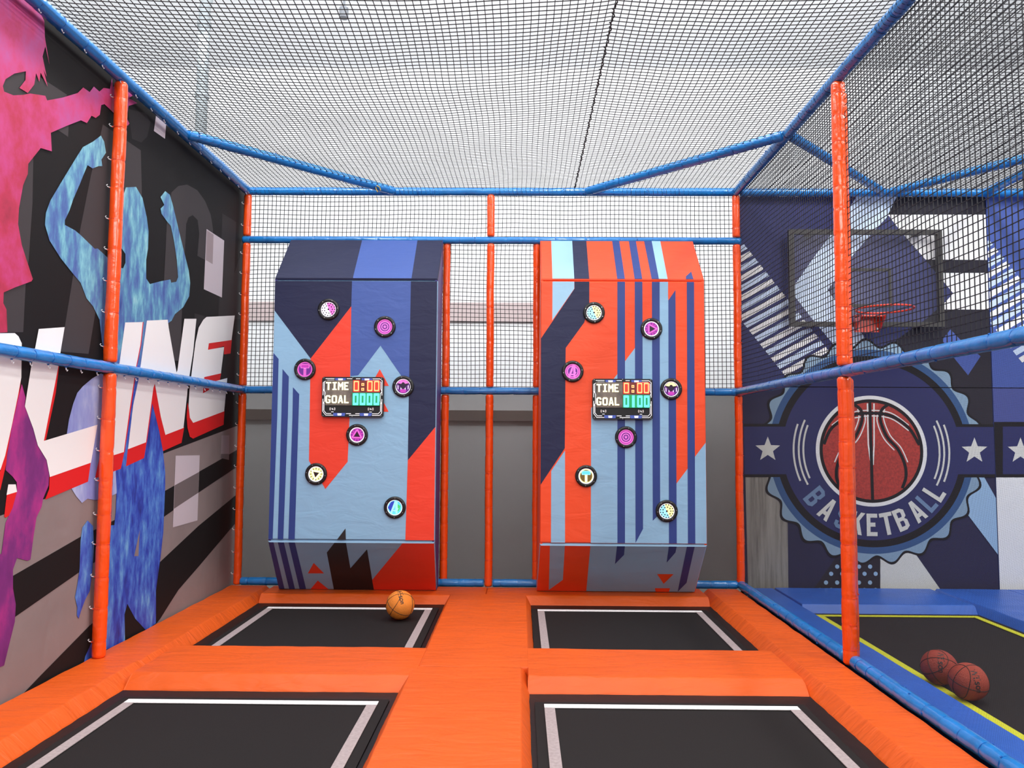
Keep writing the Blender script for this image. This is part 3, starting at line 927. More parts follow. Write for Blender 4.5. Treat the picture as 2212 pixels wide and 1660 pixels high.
# block letters, 5 units high strokes, drawn as polygons (unit box: x 0..1, y 0..1)
GLY = {
    'B': [[(0, 0), (.62, 0), (.92, .12), (.92, .42), (.74, .51), (.92, .6), (.92, .88), (.62, 1), (0, 1)], 'h', [(.3, .18), (.58, .18), (.62, .24), (.62, .38), (.58, .43), (.3, .43)], [(.3, .6), (.58, .6), (.62, .66), (.62, .78), (.58, .83), (.3, .83)]],
    'A': [[(0, 0), (.3, 0), (.36, .2), (.64, .2), (.7, 0), (1, 0), (.66, 1), (.34, 1)], 'h', [(.42, .38), (.58, .38), (.5, .72)]],
    'S': [[(.05, .12), (.3, 0), (.7, 0), (.95, .15), (.95, .42), (.75, .56), (.36, .66), (.36, .82), (.66, .82), (.66, .7), (.95, .7), (.95, .88), (.7, 1), (.3, 1), (.05, .86), (.05, .6), (.25, .48), (.66, .38), (.66, .18), (.34, .18), (.34, .32), (.05, .32)]],
    'K': [[(0, 0), (.3, 0), (.3, .34), (.4, .46), (.68, 0), (1, 0), (.6, .62), (.96, 1), (.62, 1), (.3, .64), (.3, 1), (0, 1)]],
    'E': [[(0, 0), (.85, 0), (.85, .18), (.3, .18), (.3, .42), (.7, .42), (.7, .6), (.3, .6), (.3, .82), (.85, .82), (.85, 1), (0, 1)]],
    'T': [[(.34, 0), (.66, 0), (.66, .82), (1, .82), (1, 1), (0, 1), (0, .82), (.34, .82)]],
    'L': [[(0, 0), (.85, 0), (.85, .18), (.3, .18), (.3, 1), (0, 1)]],
    'I': [[(.1, 0), (.9, 0), (.9, .16), (.67, .16), (.67, .84), (.9, .84), (.9, 1), (.1, 1), (.1, .84), (.33, .84), (.33, .16), (.1, .16)]],
    'M': [[(0, 0), (.28, 0), (.28, .55), (.5, .3), (.72, .55), (.72, 0), (1, 0), (1, 1), (.78, 1), (.5, .68), (.22, 1), (0, 1)]],
    'G': [[(.95, .5), (.95, .1), (.7, 0), (.25, 0), (0, .18), (0, .82), (.25, 1), (.75, 1), (.95, .85), (.95, .7), (.65, .7), (.65, .82), (.35, .82), (.3, .78), (.3, .22), (.36, .17), (.66, .17), (.66, .36), (.5, .36), (.5, .5)]],
    'O': [[(0, .15), (.2, 0), (.8, 0), (1, .15), (1, .85), (.8, 1), (.2, 1), (0, .85)], 'h', [(.3, .2), (.7, .2), (.7, .8), (.3, .8)]],
    '0': [[(0, .06), (.1, 0), (.9, 0), (1, .06), (1, .94), (.9, 1), (.1, 1), (0, .94)], 'h', [(.34, .2), (.66, .2), (.66, .8), (.34, .8)]],
    '1': [[(.3, 0), (.8, 0), (.8, 1), (.3, 1)]],
}


def letter(art, ch, c, w_, h_, rot, m, hole):
    """glyph centred at c in plane metres"""
    g = GLY[ch]
    cs, sn = math.cos(rot), math.sin(rot)
    isH = False
    for part in g:
        if part == 'h':
            isH = True
            continue
        pts = []
        for x, y in part:
            a, b_ = (x-0.5)*w_, (y-0.5)*h_
            pts.append((c[0]+a*cs-b_*sn, c[1]+a*sn+b_*cs))
        art.poly(pts, hole if isH else m, False)


kpx = abs(BM.uv((1931.5, 974.5))[0]-BM.uv((1881.5, 974.5))[0])/50
cc = BM.uv(CC)
LBL = col('grey_blue', (116, 142, 176))
for ch, ang, mm in (('B', -51, LBL), ('A', -37.5, BWH2), ('S', -24.5, LBL), ('K', -12.2, BWH2), ('E', -0.3, BWH2), ('T', 10.7, BWH2), ('B', 22.5, BWH2), ('A', 36, BWH2), ('L', 47.5, LBL), ('L', 57, BWH2)):
    t = math.radians(ang)
    R_ = 159*kpx
    letter(BM, ch, (cc[0]+R_*math.sin(t), cc[1]-R_*math.cos(t)), 27*kpx, 48*kpx, t, mm, NAV)

# right-hand neighbour panel of the same print
B2 = Art((0, YW, 0), (1, 0, 0), (0, 0, 1), (0, -1, 0))
B2.poly([(2100, 838), (2500, 838), (2500, 1300), (2100, 1300)], col('dusk_blue', (78, 88, 150)))
for k in range(17):
    ux, uy = 2137+12.3*k, 519+15.3*k
    B2.poly([(ux, uy), (ux+7.8, uy+9.8), (ux+7.8-97, uy+9.8+56), (ux-97, uy+56)], BPALE if k % 2 == 0 else BWH)
B2.circle((2440, 975), 0, 0, BLK, n=360, rf=lambda t: 238+8.5*math.cos(23*t+0.9))
B2.circle((2440, 975), 0, 0, BWH2, n=360, rf=lambda t: 232.5+8.5*math.cos(23*t+0.9))
B2.circle((2440, 975), 0, 221, BSTEEL, n=120)
B2.poly([(2100, 912), (2700, 912), (2700, 1032), (2100, 1032)], BLK)
B2.poly([(2166, 922), (2700, 922), (2700, 1025), (2166, 1025)], NAV)
B2.circle((2440, 975), 0, 192, NAV, n=100)
star(B2, (2204, 974.5), 29, BWH2)
B2.poly([(2100, 1032), (2260, 1032), (2262, 1300), (2100, 1300)], BWH)
ZS = 1.812
for nm_, art, (x0, x1), base in (('left', BM, (4.66, 6.965), NAV), ('right', B2, (6.975, 9.1), BMID)):
    for (z0, z1) in ((-0.10, ZS-0.004), (ZS+0.004, 3.62)):
        mb = MB()
        mb.box((x0, YW, z0), (x1, YW+0.06, z1), base)
        art.emit(mb, (x0, x1, z0, z1))
        o = mb.build('wall_pad')
        lab = {('left', True): 'lower wall pad printed with the BASKETBALL badge',
               ('left', False): 'upper wall pad with striped navy print behind the hoop',
               ('right', True): 'lower wall pad at the right picture edge, with star and white block',
               ('right', False): 'upper wall pad at the right picture edge, blue with diagonal pale stripes'}[(nm_, z0 < 0)]
        tag(o, lab, 'wall pad')
mb = MB(); mb.box((4.64, YW+0.065, -0.12), (9.12, YW+0.09, 3.64), BLK)  # added so no bright light shows through the pad seams
tag(mb.build('seam_light_block'), 'thin black board added behind the printed basketball wall pads to block light at the seams', 'board')

# ------------------------------------------------------------------ hoop and clear backboard
YB = 7.16
q0, q1 = hitY(1703, 496, YB), hitY(2040, 707, YB)
bxl, bxr, bzt, bzb = q0.x, q1.x, q0.z, q1.z
hoop = empty('basketball_hoop', ((bxl+bxr)/2, YB, bzb), 'basketball hoop with orange rim and dark framed clear backboard', 'hoop')
hc = hoop.location
FR = mat('backboard_frame', (52, 50, 48), 0.5)
mb = MB()
f_ = 0.045
for a, b_ in (((bxl, bzt-f_), (bxr, bzt)), ((bxl, bzb), (bxr, bzb+f_)), ((bxl, bzb+f_), (bxl+f_, bzt-f_)), ((bxr-f_, bzb+f_), (bxr, bzt-f_))):
    mb.box((a[0]-hc.x, -0.012, a[1]-hc.z), (b_[0]-hc.x, 0.025, b_[1]-hc.z), FR)
mb.build('frame', hoop)
i0, i1 = hitY(1806, 580, YB), hitY(1926, 665, YB)
mb = MB()
g_ = 0.03
for a, b_ in (((i0.x, i0.z-g_), (i1.x, i0.z)), ((i0.x, i1.z), (i1.x, i1.z+g_)), ((i0.x, i1.z+g_), (i0.x+g_, i0.z-g_)), ((i1.x-g_, i1.z+g_), (i1.x, i0.z-g_))):
    mb.box((a[0]-hc.x, -0.012, a[1]-hc.z), (b_[0]-hc.x, -0.008, b_[1]-hc.z), FR)
mb.build('aiming_square', hoop)
gl = bpy.data.materials.new('clear_acrylic')
gl.use_nodes = True
nt = gl.node_tree
for n_ in list(nt.nodes):
    nt.nodes.remove(n_)
out = nt.nodes.new('ShaderNodeOutputMaterial')
mx = nt.nodes.new('ShaderNodeMixShader')
mx.inputs[0].default_value = 0.015
tr = nt.nodes.new('ShaderNodeBsdfTransparent')
gs = nt.nodes.new('ShaderNodeBsdfGlossy')
gs.inputs['Roughness'].default_value = 0.25
nt.links.new(tr.outputs[0], mx.inputs[1]); nt.links.new(gs.outputs[0], mx.inputs[2]); nt.links.new(mx.outputs[0], out.inputs[0])
mb = MB(); mb.box((bxl+f_-hc.x, -0.006, bzb+f_-hc.z), (bxr-f_-hc.x, 0.004, bzt-f_-hc.z), gl)
mb.build('clear_panel', hoop)
RIM = mat('rim_orange', (222, 62, 38), 0.35, coat=0.3)
rimc = hitY(1911, 668, 6.80)
rr_ = 0.232
mb = MB()
mb.path([(rr_*math.cos(2*PI*i/40), rr_*math.sin(2*PI*i/40), 0) for i in range(40)], 0.009, RIM, 8, True)
rim = mb.build('rim', hoop, True)
rim.location = Vector((rimc.x, 6.80, rimc.z))-hc
brx = hitY(1874, 690, 7.12)
mb = MB()
x_, z_ = brx.x, rimc.z
mb.box((x_-0.115, 7.135, z_-0.16), (x_+0.115, 7.148, z_-0.0), RIM)
mb.box((x_-0.115, 7.02, z_-0.03), (x_+0.115, 7.135, z_-0.018), RIM)
for sx in (-0.115, 0.105):
    mb.add([(x_+sx, 7.135, z_-0.16), (x_+sx, 7.135, z_-0.02), (x_+sx, 6.98, z_-0.02), (x_+sx+0.01, 7.135, z_-0.16), (x_+sx+0.01, 7.135, z_-0.02), (x_+sx+0.01, 6.98, z_-0.02)],
           [(0, 1, 2), (5, 4, 3), (0, 3, 4, 1), (1, 4, 5, 2), (2, 5, 3, 0)], RIM)
brk = mb.build('bracket', hoop)
brk.location = -hc
for dx, dz in ((-0.09, -0.03), (-0.09, -0.13), (0.09, -0.03), (0.09, -0.13)):
    mb = MB()
    mb.bar((x_+dx, 7.134, z_+dz), (x_+dx, 7.122, z_+dz), 0.012, STEEL, 6)
    o = mb.build('bolt', brk)

for dx in (-0.5, 0.5):
    for z_m in (0.0, bzt-bzb-0.045):
        mb = MB()
        mb.box((dx-0.03, 0.02, z_m), (dx+0.03, 0.092, z_m+0.045), FR)
        mb.build('wall_mount', hoop)

# ------------------------------------------------------------------ shooting boards
G_NAVY = mat('board_navy', (36, 40, 72), 0.5, spec=0.3, bump=0.25, bscale=4, bstretch=(1, 1, 2.5))
G_MID = mat('board_royal', (64, 92, 166), 0.5, bump=0.25, bscale=4, bstretch=(1, 1, 2.5))
G_LT = mat('board_light_blue', (142, 186, 218), 0.5, bump=0.25, bscale=4, bstretch=(1, 1, 2.5))
G_STR = mat('board_stripe_blue', (40, 64, 134), 0.5, bump=0.2, bscale=4)
G_RED = mat('board_red', (238, 64, 40), 0.5, bump=0.25, bscale=4, bstretch=(1, 1, 2.5))
G_ORG = mat('board_orange_red', (240, 78, 34), 0.5, bump=0.25, bscale=4, bstretch=(1, 1, 2.5))
G_BLK = mat('board_black', (34, 32, 36), 0.5)
G_PUR = mat('board_side_violet', (62, 52, 128), 0.5, bump=0.3, bscale=6, bstretch=(1, 1, 3))
G_SIL = mat('board_light_sky', (156, 200, 228), 0.5, bump=0.2, bscale=4)

YF = 6.45
YTOP = 7.13
YBOT = 6.97


def panel(name, quad, base, polys, parent, org, th=0.035):
    """quad: TL, TR, BR, BL in world space"""
    TL, TR, BR, BL = [Vector(q) for q in quad]
    U = (BR-BL).normalized()
    N = (TL-BL).cross(U).normalized()
    N = -N if N.y > 0 else N
    V = U.cross(N)
    if V.z < 0:
        V = -V
    art = Art(BL, U, V, N)
    for pts, m in polys:
        art.poly(pts, m)
    # convex quad clip in plane coordinates
    q2 = [((q-BL).dot(U), (q-BL).dot(V)) for q in (BL, BR, TR, TL)]
    mb = MB()
    e = 0.006
    # padded block with softened rim
    cen = (TL+TR+BR+BL)/4
    outer = [BL, BR, TR, TL]
    inner = [p+(cen-p).normalized()*0.012+N*0.0 for p in outer]
    back = [p-N*th for p in outer]
    side = [p-N*0.010 for p in outer]
    vs = inner+side+back
    fs = [(0, 1, 2, 3)]
    for i in range(4):
        j = (i+1) % 4
        fs.append((4+i, 4+j, j, i))
        fs.append((8+i, 8+j, 4+j, 4+i))
    fs.append((11, 10, 9, 8))
    mb.add(vs, fs, base)
    tmp = MB()
    art.emit(tmp, None, 0.00015)
    # clip to the quad by half planes
    inn = [((q-BL).dot(U), (q-BL).dot(V)) for q in inner]
    for f, mi in zip(tmp.f, tmp.m):
        P = [tmp.v[i] for i in f]
        lay = (P[0]-BL).dot(N)
        pl = [((q-BL).dot(U), (q-BL).dot(V)) for q in P]
        for i in range(4):
            a, b_ = q2[i], q2[(i+1) % 4]
            nx_, ny_ = -(b_[1]-a[1]), (b_[0]-a[0])
            l_ = math.hypot(nx_, ny_)
            nx_, ny_ = nx_/l_, ny_/l_
            outp = []
            for k in range(len(pl)):
                p, q = pl[k], pl[(k+1) % len(pl)]
                dp = (p[0]-a[0])*nx_+(p[1]-a[1])*ny_-0.004
                dq = (q[0]-a[0])*nx_+(q[1]-a[1])*ny_-0.004
                if dp >= 0:
                    outp.append(p)
                if (dp >= 0) != (dq >= 0):
                    t = dp/(dp-dq)
                    outp.append((p[0]+(q[0]-p[0])*t, p[1]+(q[1]-p[1])*t))
            pl = outp
            if len(pl) < 3:
                break
        if len(pl) >= 3:
            mb.add([BL+U*x+V*y+N*(lay+0.0008) for x, y in pl], [tuple(range(len(pl)))], tmp.mats[mi])
    o = mb.build(name, parent)
    o.data.transform(Matrix.Translation(-org))
    return o


def board(label, xs_f, top_px, split_px, low_px, bot_px, base_f, base_u, base_l, pf, pu, pl, side_m):
    xl, xr = xs_f
    zsp = hitY(split_px[0], split_px[1], YF).z
    zlo = hitY(low_px[0], low_px[1], YF).z
    ztp = ZU-0.015
    org = Vector(((xl+xr)/2, YBOT, PZ))
    t = empty('shooting_board', org, label, 'shooting board')
    TL = Vector((top_px[0], YTOP, ztp)); TR = Vector((top_px[1], YTOP, ztp))
    ML = Vector((xl, YF, zsp)); MR = Vector((xr, YF, zsp))
    LL = Vector((xl, YF, zlo)); LR = Vector((xr, YF, zlo))
    BLp = Vector((bot_px[0], YBOT, PZ+0.004)); BRp = Vector((bot_px[1], YBOT, PZ+0.004))
    g = 0.009
    dz = Vector((0, 0, g))
    panel('front_pad', (ML-dz, MR-dz, LR+dz, LL+dz), base_f, pf, t, org)
    panel('upper_pad', (TL, TR, MR+dz, ML+dz), base_u, pu, t, org)
    panel('lower_pad', (LL-dz, LR-dz, BRp, BLp), base_l, pl, t, org)
    for sx, ps in ((-1, (TL, ML, LL, BLp)), (1, (TR, MR, LR, BRp))):
        # side cheek: polygon from front outline back to the rear frame
        i = Vector((-0.001*sx, 0, 0))
        fr = [p+i+Vector((0, 0.008, 0)) for p in ps]
        bk = [Vector((fr[3].x, YTOP+0.005, fr[3].z)), Vector((fr[0].x, YTOP+0.01, fr[0].z))]
        pts = fr+bk
        n_ = len(pts)
        vs = [p for p in pts]+[p-i*2.0 if False else p+Vector((-0.02*sx, 0, 0)) for p in pts]
        fs = [tuple(range(n_)), tuple(range(2*n_-1, n_-1, -1))]+[(k, (k+1) % n_, n_+(k+1) % n_, n_+k) for k in range(n_)]
        o = mesh_obj('side_pad', [v-org for v in vs], fs, side_m, None, t)
    return t


# --- left (dark blue) board
x_l = hitY(593.5, 604, YF).x; x_r = hitY(945.5, 604, YF).x
b1_top = (hitY(628, 516, YTOP).x, hitY(957, 518, YTOP).x)
b1_bot = (hitZ(605, 1272, PZ).x, hitZ(944.6, 1273, PZ).x)
pf1 = [
    ([(560, 590), (761, 590), (761, 603), (759, 662), (671, 775), (560, 627)], G_NAVY),
    ([(759, 662), (755, 905), (751, 998), (703, 1057), (667.5, 996), (670, 834), (671, 775)], G_RED),
    ([(761, 590), (888, 590), (884, 860), (866, 811), (822, 747), (774, 811), (757, 813), (759, 662)], G_MID),
    ([(820.5, 798), (840, 834), (800, 834)], G_RED),
    ([(822, 856), (839.5, 890), (800, 890)], G_RED),
    ([(888, 590), (960, 590), (955, 906), (939.5, 924), (881, 995), (884, 809)], G_NAVY),
    ([(955, 906), (950, 1190), (875, 1190), (881, 995), (939.5, 924)], G_RED),
    ([(560, 725), (591, 763), (602, 776), (599, 900), (589, 1168), (589, 1190), (560, 1190)], G_STR),
    ([(610.6, 797.6), (624, 814), (622, 900), (612, 1168), (612, 1190), (599, 1190), (600, 1168), (608, 900)], G_STR),
    ([(633, 837), (646.5, 852), (645, 900), (636.7, 1168), (636.7, 1190), (623, 1190), (623, 1168), (632, 900)], G_STR),
    ([(746.5, 1142), (748, 1190), (710, 1190)], G_BLK),
]
pu1 = [
    ([(600, 500), (787, 500), (783, 516), (763, 598), (762, 620), (560, 620)], G_NAVY),
    ([(787, 500), (905, 500), (902, 518), (889, 601), (888, 620), (762, 620), (763, 598)], G_MID),
    ([(905, 500), (1000, 500), (1000, 620), (888, 620), (889, 601)], G_NAVY),
]
pl1 = [
    ([(560, 1160), (589.5, 1160), (590.5, 1171), (614.5, 1272), (618, 1290), (560, 1290)], G_STR),
    ([(598, 1160), (600, 1171), (624.5, 1272), (628, 1290), (641, 1290), (637, 1272), (613, 1171), (612, 1160)], G_STR),
    ([(622, 1160), (623, 1171), (647, 1272), (651, 1290), (665, 1290), (661, 1272), (636.7, 1171), (636, 1160)], G_STR),
    ([(677.7, 1216.5), (665, 1239), (700, 1239)], G_RED),
    ([(686.5, 1254.5), (665, 1280), (718, 1280)], G_RED),
    ([(735, 1155), (746.5, 1160), (747, 1171), (757, 1228), (793, 1187), (807.5, 1273), (808, 1290), (722, 1290), (721, 1272), (706, 1194), (724, 1171)], G_BLK),
    ([(880, 1160), (960, 1160), (960, 1290), (808, 1290), (807.5, 1273), (804, 1253), (871, 1172)], G_RED),
]
board('dark blue and light blue padded shooting board with red shapes, reading 0000', (x_l, x_r), b1_top, (600, 603.5), (600, 1169), b1_bot,
      G_LT, G_NAVY, G_LT, pf1, pu1, pl1, G_PUR)
# --- right (orange) board
x_l2 = hitY(1168, 606, YF).x; x_r2 = hitY(1521.5, 608, YF).x
b2_top = (hitY(1167, 517, YTOP).x, hitY(1497, 518, YTOP).x)
b2_bot = (hitZ(1159, 1276, PZ).x, hitZ(1500.6, 1280, PZ).x)
pf2 = [
    ([(1193.6, 590), (1240.5, 590), (1240.5, 624), (1193, 692.5)], G_SIL),
    ([(1240.5, 590), (1273, 590), (1273, 660), (1262, 697), (1222, 752), (1220, 969), (1155, 1067), (1155, 752), (1169, 731), (1241, 624)], G_NAVY),
    ([(1220.5, 973.6), (1220.5, 1200), (1190, 1200), (1190.6, 1018)], G_LT),
    ([(1334, 808), (1277, 882), (1276, 1200), (1534, 1200), (1534, 944), (1502, 986), (1502, 1060), (1484.6, 1014), (1462.6, 1044.5), (1459, 1048), (1459, 900), (1443, 640), (1443, 590), (1424.7, 590), (1424.7, 690), (1408, 700), (1388, 728), (1371, 753), (1350, 781), (1350, 808)], G_LT),
    ([(1499, 990), (1522, 960), (1534, 944), (1534, 1200), (1459, 1200), (1459, 1048), (1484.6, 1014)], G_LT),
    ([(1333.6, 590), (1350, 590), (1350, 1200), (1333.6, 1200)], G_STR),
    ([(1371, 590), (1387.5, 590), (1389, 1143), (1372.8, 1173.5)], G_STR),
    ([(1408, 590), (1424.7, 590), (1426, 1110), (1410, 1125.5)], G_STR),
    ([(1459, 627), (1462, 1200), (1445, 1200), (1443.6, 649.5)], G_STR),
    ([(1483.4, 590), (1499, 590), (1502, 1200), (1486, 1200)], G_STR),
]
pu2 = [
    ([(1190, 500), (1234.8, 500), (1241.5, 620), (1194, 620)], G_SIL),
    ([(1234.8, 500), (1265, 500), (1274.3, 620), (1241.5, 620)], G_NAVY),
    ([(1319.5, 500), (1334.5, 500), (1352.5, 620), (1335.5, 620)], G_STR),
    ([(1355, 500), (1370, 500), (1390.3, 620), (1373.5, 620)], G_STR),
    ([(1387, 500), (1403.6, 500), (1426.5, 620), (1411, 620)], G_STR),
    ([(1403.6, 500), (1422, 500), (1445.3, 620), (1426.5, 620)], G_SIL),
    ([(1493, 587.5), (1503, 620), (1481.6, 620), (1481.6, 597.7)], G_STR),
]
pl2 = [
    ([(1140, 1165), (1188, 1165), (1188, 1177), (1185.5, 1273.5), (1185, 1290), (1140, 1290)], G_ORG),
    ([(1221, 1165), (1275.5, 1165), (1275.4, 1178.6), (1266.5, 1277), (1265, 1290), (1180, 1290), (1185.5, 1275), (1216, 1253)], G_ORG),
    ([(1333.6, 1165), (1350, 1165), (1350, 1178), (1348, 1199), (1328.5, 1219), (1333, 1178)], G_STR),
    ([(1445, 1165), (1462, 1165), (1462, 1180), (1459, 1194), (1440, 1216), (1445, 1180)], G_STR),
    ([(1484, 1165), (1501, 1165), (1500.6, 1181), (1483, 1259.5), (1464, 1278.5), (1484, 1181)], G_STR),
    ([(1419.6, 1240.6), (1455, 1240.6), (1433.5, 1261.6)], G_ORG),
    ([(1414.5, 1271), (1447.4, 1271), (1443, 1285), (1418, 1285)], G_ORG),
]
board('orange-red padded shooting board with blue stripes, reading 0100', (x_l2, x_r2), b2_top, (1300, 605.5), (1300, 1177), b2_bot,
      G_ORG, G_ORG, G_LT, pf2, pu2, pl2, G_ORG)

# ------------------------------------------------------------------ light targets
T_BLK = mat('target_housing', (22, 22, 24), 0.4)
def em(name, rgb, s=0.8): return mat('lit_'+name, rgb, 0.4, emit=s)
E_W = em('white', (245, 240, 250), 0.75); E_P = em('pink', (222, 110, 196), 0.6); E_M = em('magenta', (170, 50, 160), 0.6)
E_V = em('violet', (96, 34, 128), 0.5); E_D = mat('unlit_plum', (40, 14, 52), 0.4); E_Y = em('yellow', (246, 244, 160), 0.8)
E_C = em('cyan', (90, 200, 226), 0.7); E_G = em('green', (70, 190, 110), 0.7); E_B = em('blue', (40, 60, 170), 0.7); E_T = em('pale_teal', (150, 220, 236), 0.7)
TR_ = 23.5/260.0
ZV = Vector((0, 0, 1))


def target(px, py, style, label):
    P = hitY(px, py, YF-0.004)
    t = empty('light_target', P, label, 'target', 'round light targets on the shooting boards')
    R = TR_
    mb = MB()
    n_ = 48
    prof = [(0.70, 0.0), (0.70, -0.012), (0.74, -0.016), (0.93, -0.015), (1.0, -0.009), (1.0, 0.003)]
    vs = [(R*r_*math.cos(2*PI*i/n_), y, R*r_*math.sin(2*PI*i/n_)) for r_, y in prof for i in range(n_)]
    fs = [(k*n_+i, k*n_+(i+1) % n_, (k+1)*n_+(i+1) % n_, (k+1)*n_+i) for k in range(len(prof)-1) for i in range(n_)]
    mb.add(vs, fs, T_BLK)
    hs_ = mb.build('housing', t, True)
    for i in range(6):
        a = 2*PI*i/6+0.35+px*0.01
        mb = MB()
        c = Vector((R*0.86*math.cos(a), -0.015, R*0.86*math.sin(a)))
        mb.bar(c, c+Vector((0, -0.004, 0)), 0.004, STEEL, 6)
        mb.build('bolt', hs_)
    art = Art((0, -0.004, 0), (1, 0, 0), (0, 0, 1), (0, -1, 0))
    r1 = R*0.71
    def disc(a0, a1, m, n=40): art.circle((0, 0), a0*r1, a1*r1, m, px=False, n=n)
    def pg(pts, m): art.poly([(x*r1, y*r1) for x, y in pts], m, False)
    if style == 'shield':
        for rr, m in ((1, E_P), (.88, E_M), (.74, E_P), (.60, E_V), (.46, E_P), (.34, E_V)):
            disc(0, rr, m)
        star(art, (0, 0), 0.26*r1, E_P, px=False)
    elif style in ('hammer', 'hammer2'):
        a, b_, c = (E_P, E_V, E_M) if style == 'hammer' else (E_W, E_B, E_C)
        disc(0, 1, E_W if style == 'hammer2' else a); disc(0, .88, E_M if style == 'hammer' else E_Y); disc(0, .78, b_ if style == 'hammer' else mat('lit_brown', (110, 90, 40), 0.4, emit=0.3))
        pg([(-.55, .15), (.55, .15), (.62, .5), (.45, .68), (-.45, .68), (-.62, .5)], E_P if style == 'hammer' else E_T)
        pg([(-.46, .22), (.46, .22), (.52, .48), (.4, .6), (-.4, .6), (-.52, .48)], c)
        pg([(-.17, -.8), (.17, -.8), (.17, .15), (-.17, .15)], E_P if style == 'hammer' else E_Y)
        for k in range(5):
            pg([(-.12, -.7+k*.16), (.12, -.7+k*.16), (.12, -.62+k*.16), (-.12, -.62+k*.16)], c if style == 'hammer' else E_W)
    elif style in ('eagle', 'eagle2'):
        top = E_P if style == 'eagle' else E_Y
        disc(0, 1, E_W); disc(0, .9, E_V)
        pg([(-.75, .45), (-.3, .85), (.3, .85), (.75, .45), (0, -.25)], top)
        pg([(-.8, .45), (-.25, .35), (-.1, .55), (.1, .55), (.25, .35), (.8, .45), (.1, -.3), (0, -.4), (-.1, -.3)], E_D)
        for sg in (-1, 1):
            for k in range(4):
                x0 = sg*(.22+.2*k); y0 = -.22+.16*k
                pg([(x0, y0), (x0+sg*.10, y0+.08), (x0+sg*.10+sg*-.02, y0-.42), (x0, y0-.46)], E_W if k % 2 == 0 else E_D)
        disc_pts = [(0.55*math.cos(t), -0.45+0.35*math.sin(t)) for t in [PI+PI*i/10 for i in range(11)]]
        pg([(-.45, -.45), (0, -.3), (.45, -.45), (.3, -.8), (-.3, -.8)], E_M)
    elif style in ('reactor', 'reactor2', 'reactor3'):
        base, fr_, tick = {'reactor': (E_M, E_P, E_V), 'reactor2': (E_Y, E_W, mat('lit_olive', (90, 92, 40), 0.4, emit=0.3)), 'reactor3': (E_M, E_P, E_V)}[style]
        disc(0, 1, E_W); disc(0, .86, base)
        for k in range(12):
            a = 2*PI*k/12
            c_, s_ = math.cos(a), math.sin(a)
            pg([(c_*.58-s_*.05, s_*.58+c_*.05), (c_*.84-s_*.05, s_*.84+c_*.05), (c_*.84+s_*.05, s_*.84-c_*.05), (c_*.58+s_*.05, s_*.58-c_*.05)], tick)
        rot = {'reactor': -0.55, 'reactor2': 0.35, 'reactor3': 0.0}[style]
        for q, m in ((.80, fr_), (.60, base), (.46, mat('unlit_core', (44, 24, 40), 0.4))):
            pg([(q*math.cos(rot+2*PI*k/3), q*math.sin(rot+2*PI*k/3)) for k in range(3)], m)
    elif style in ('letter', 'letter2'):
        if style == 'letter':
            disc(0, 1, E_P); disc(0, .86, E_M); disc(0, .74, E_P); disc(0, .62, E_V); la = E_P
        else:
            disc(0, 1, E_W); disc(0, .9, E_C); la = E_T
            pg([(-.9, .0), (-.5, .7), (-.1, .85), (-.1, -.5), (-.5, -.6)], E_B)
            pg([(.3, .5), (.75, .2), (.6, -.3), (.2, -.7), (.15, -.2)], E_G)
        pg([(-.62, -.78), (-.36, -.78), (-.02, .1), (.05, .55), (.12, -.78), (.36, -.78), (.36, .95), (.02, .95)], la)
        pg([(-.3, -.3), (.1, -.3), (.1, -.08), (.5, -.08), (.3, -.48), (-.36, -.48)], la)
    else:
        # plain lamp face with rings of dark slots
        a, b_ = (E_W, E_P) if style == 'plain' else (E_T, E_Y)
        disc(0, 1, E_W)
        disc(0, .9, a)
        art.circle((0, 0), 0, .9*r1, b_, px=False, a0=-PI*0.35, a1=PI*0.6, n=40)
        for rr, n2 in ((.82, 15), (.52, 9)):
            for k in range(n2):
                an = 2*PI*k/n2
                d_ = 1.5/n2
                art.circle((0, 0), (rr-.07)*r1, (rr+.06)*r1, E_D, px=False, a0=an-d_, a1=an+d_, n=60)
        disc(0, .12, E_D, 12)
    mb = MB()
    art.emit(mb, None, 0.0003)
    mb.build('lit_face', t)
    return t


for (x, y, st, lb) in (
    (710, 669, 'plain', 'round target on the dark navy top left of the left shooting board'),
    (831.5, 706.5, 'shield', 'round target with rings and a star, on the royal blue of the left board'),
    (659, 798.5, 'hammer', 'round target with a pink hammer sign on the left shooting board'),
    (871, 835.5, 'eagle', 'violet winged round target right of the TIME 0000 display'),
    (771.5, 940, 'reactor', 'pink round target with dark triangle just below the left display'),
    (683, 1024.5, 'reactor2', 'pale yellow round target with dark triangle at the tip of the red shape'),
    (853, 1097, 'letter2', 'cyan and green letter A target at the lower right of the left board'),
    (1283, 676, 'plain2', 'round target with pale lamp face at the top left of the orange board'),
    (1407, 711, 'reactor3', 'pink triangle target at the upper right of the orange shooting board'),
    (1237, 803, 'letter', 'pink letter A target on the navy edge of the orange shooting board'),
    (1449.5, 841, 'eagle2', 'yellow and violet winged target right of the 0100 display'),
    (1352, 945, 'shield', 'round target with rings and a star, below the right display'),
    (1266, 1029, 'hammer2', 'pale yellow and blue hammer sign target, lower left of the orange board'),
    (1440, 1104.5, 'plain2', 'lowest round target of the orange board, on the blue stripes')):
    target(x, y, st, lb)

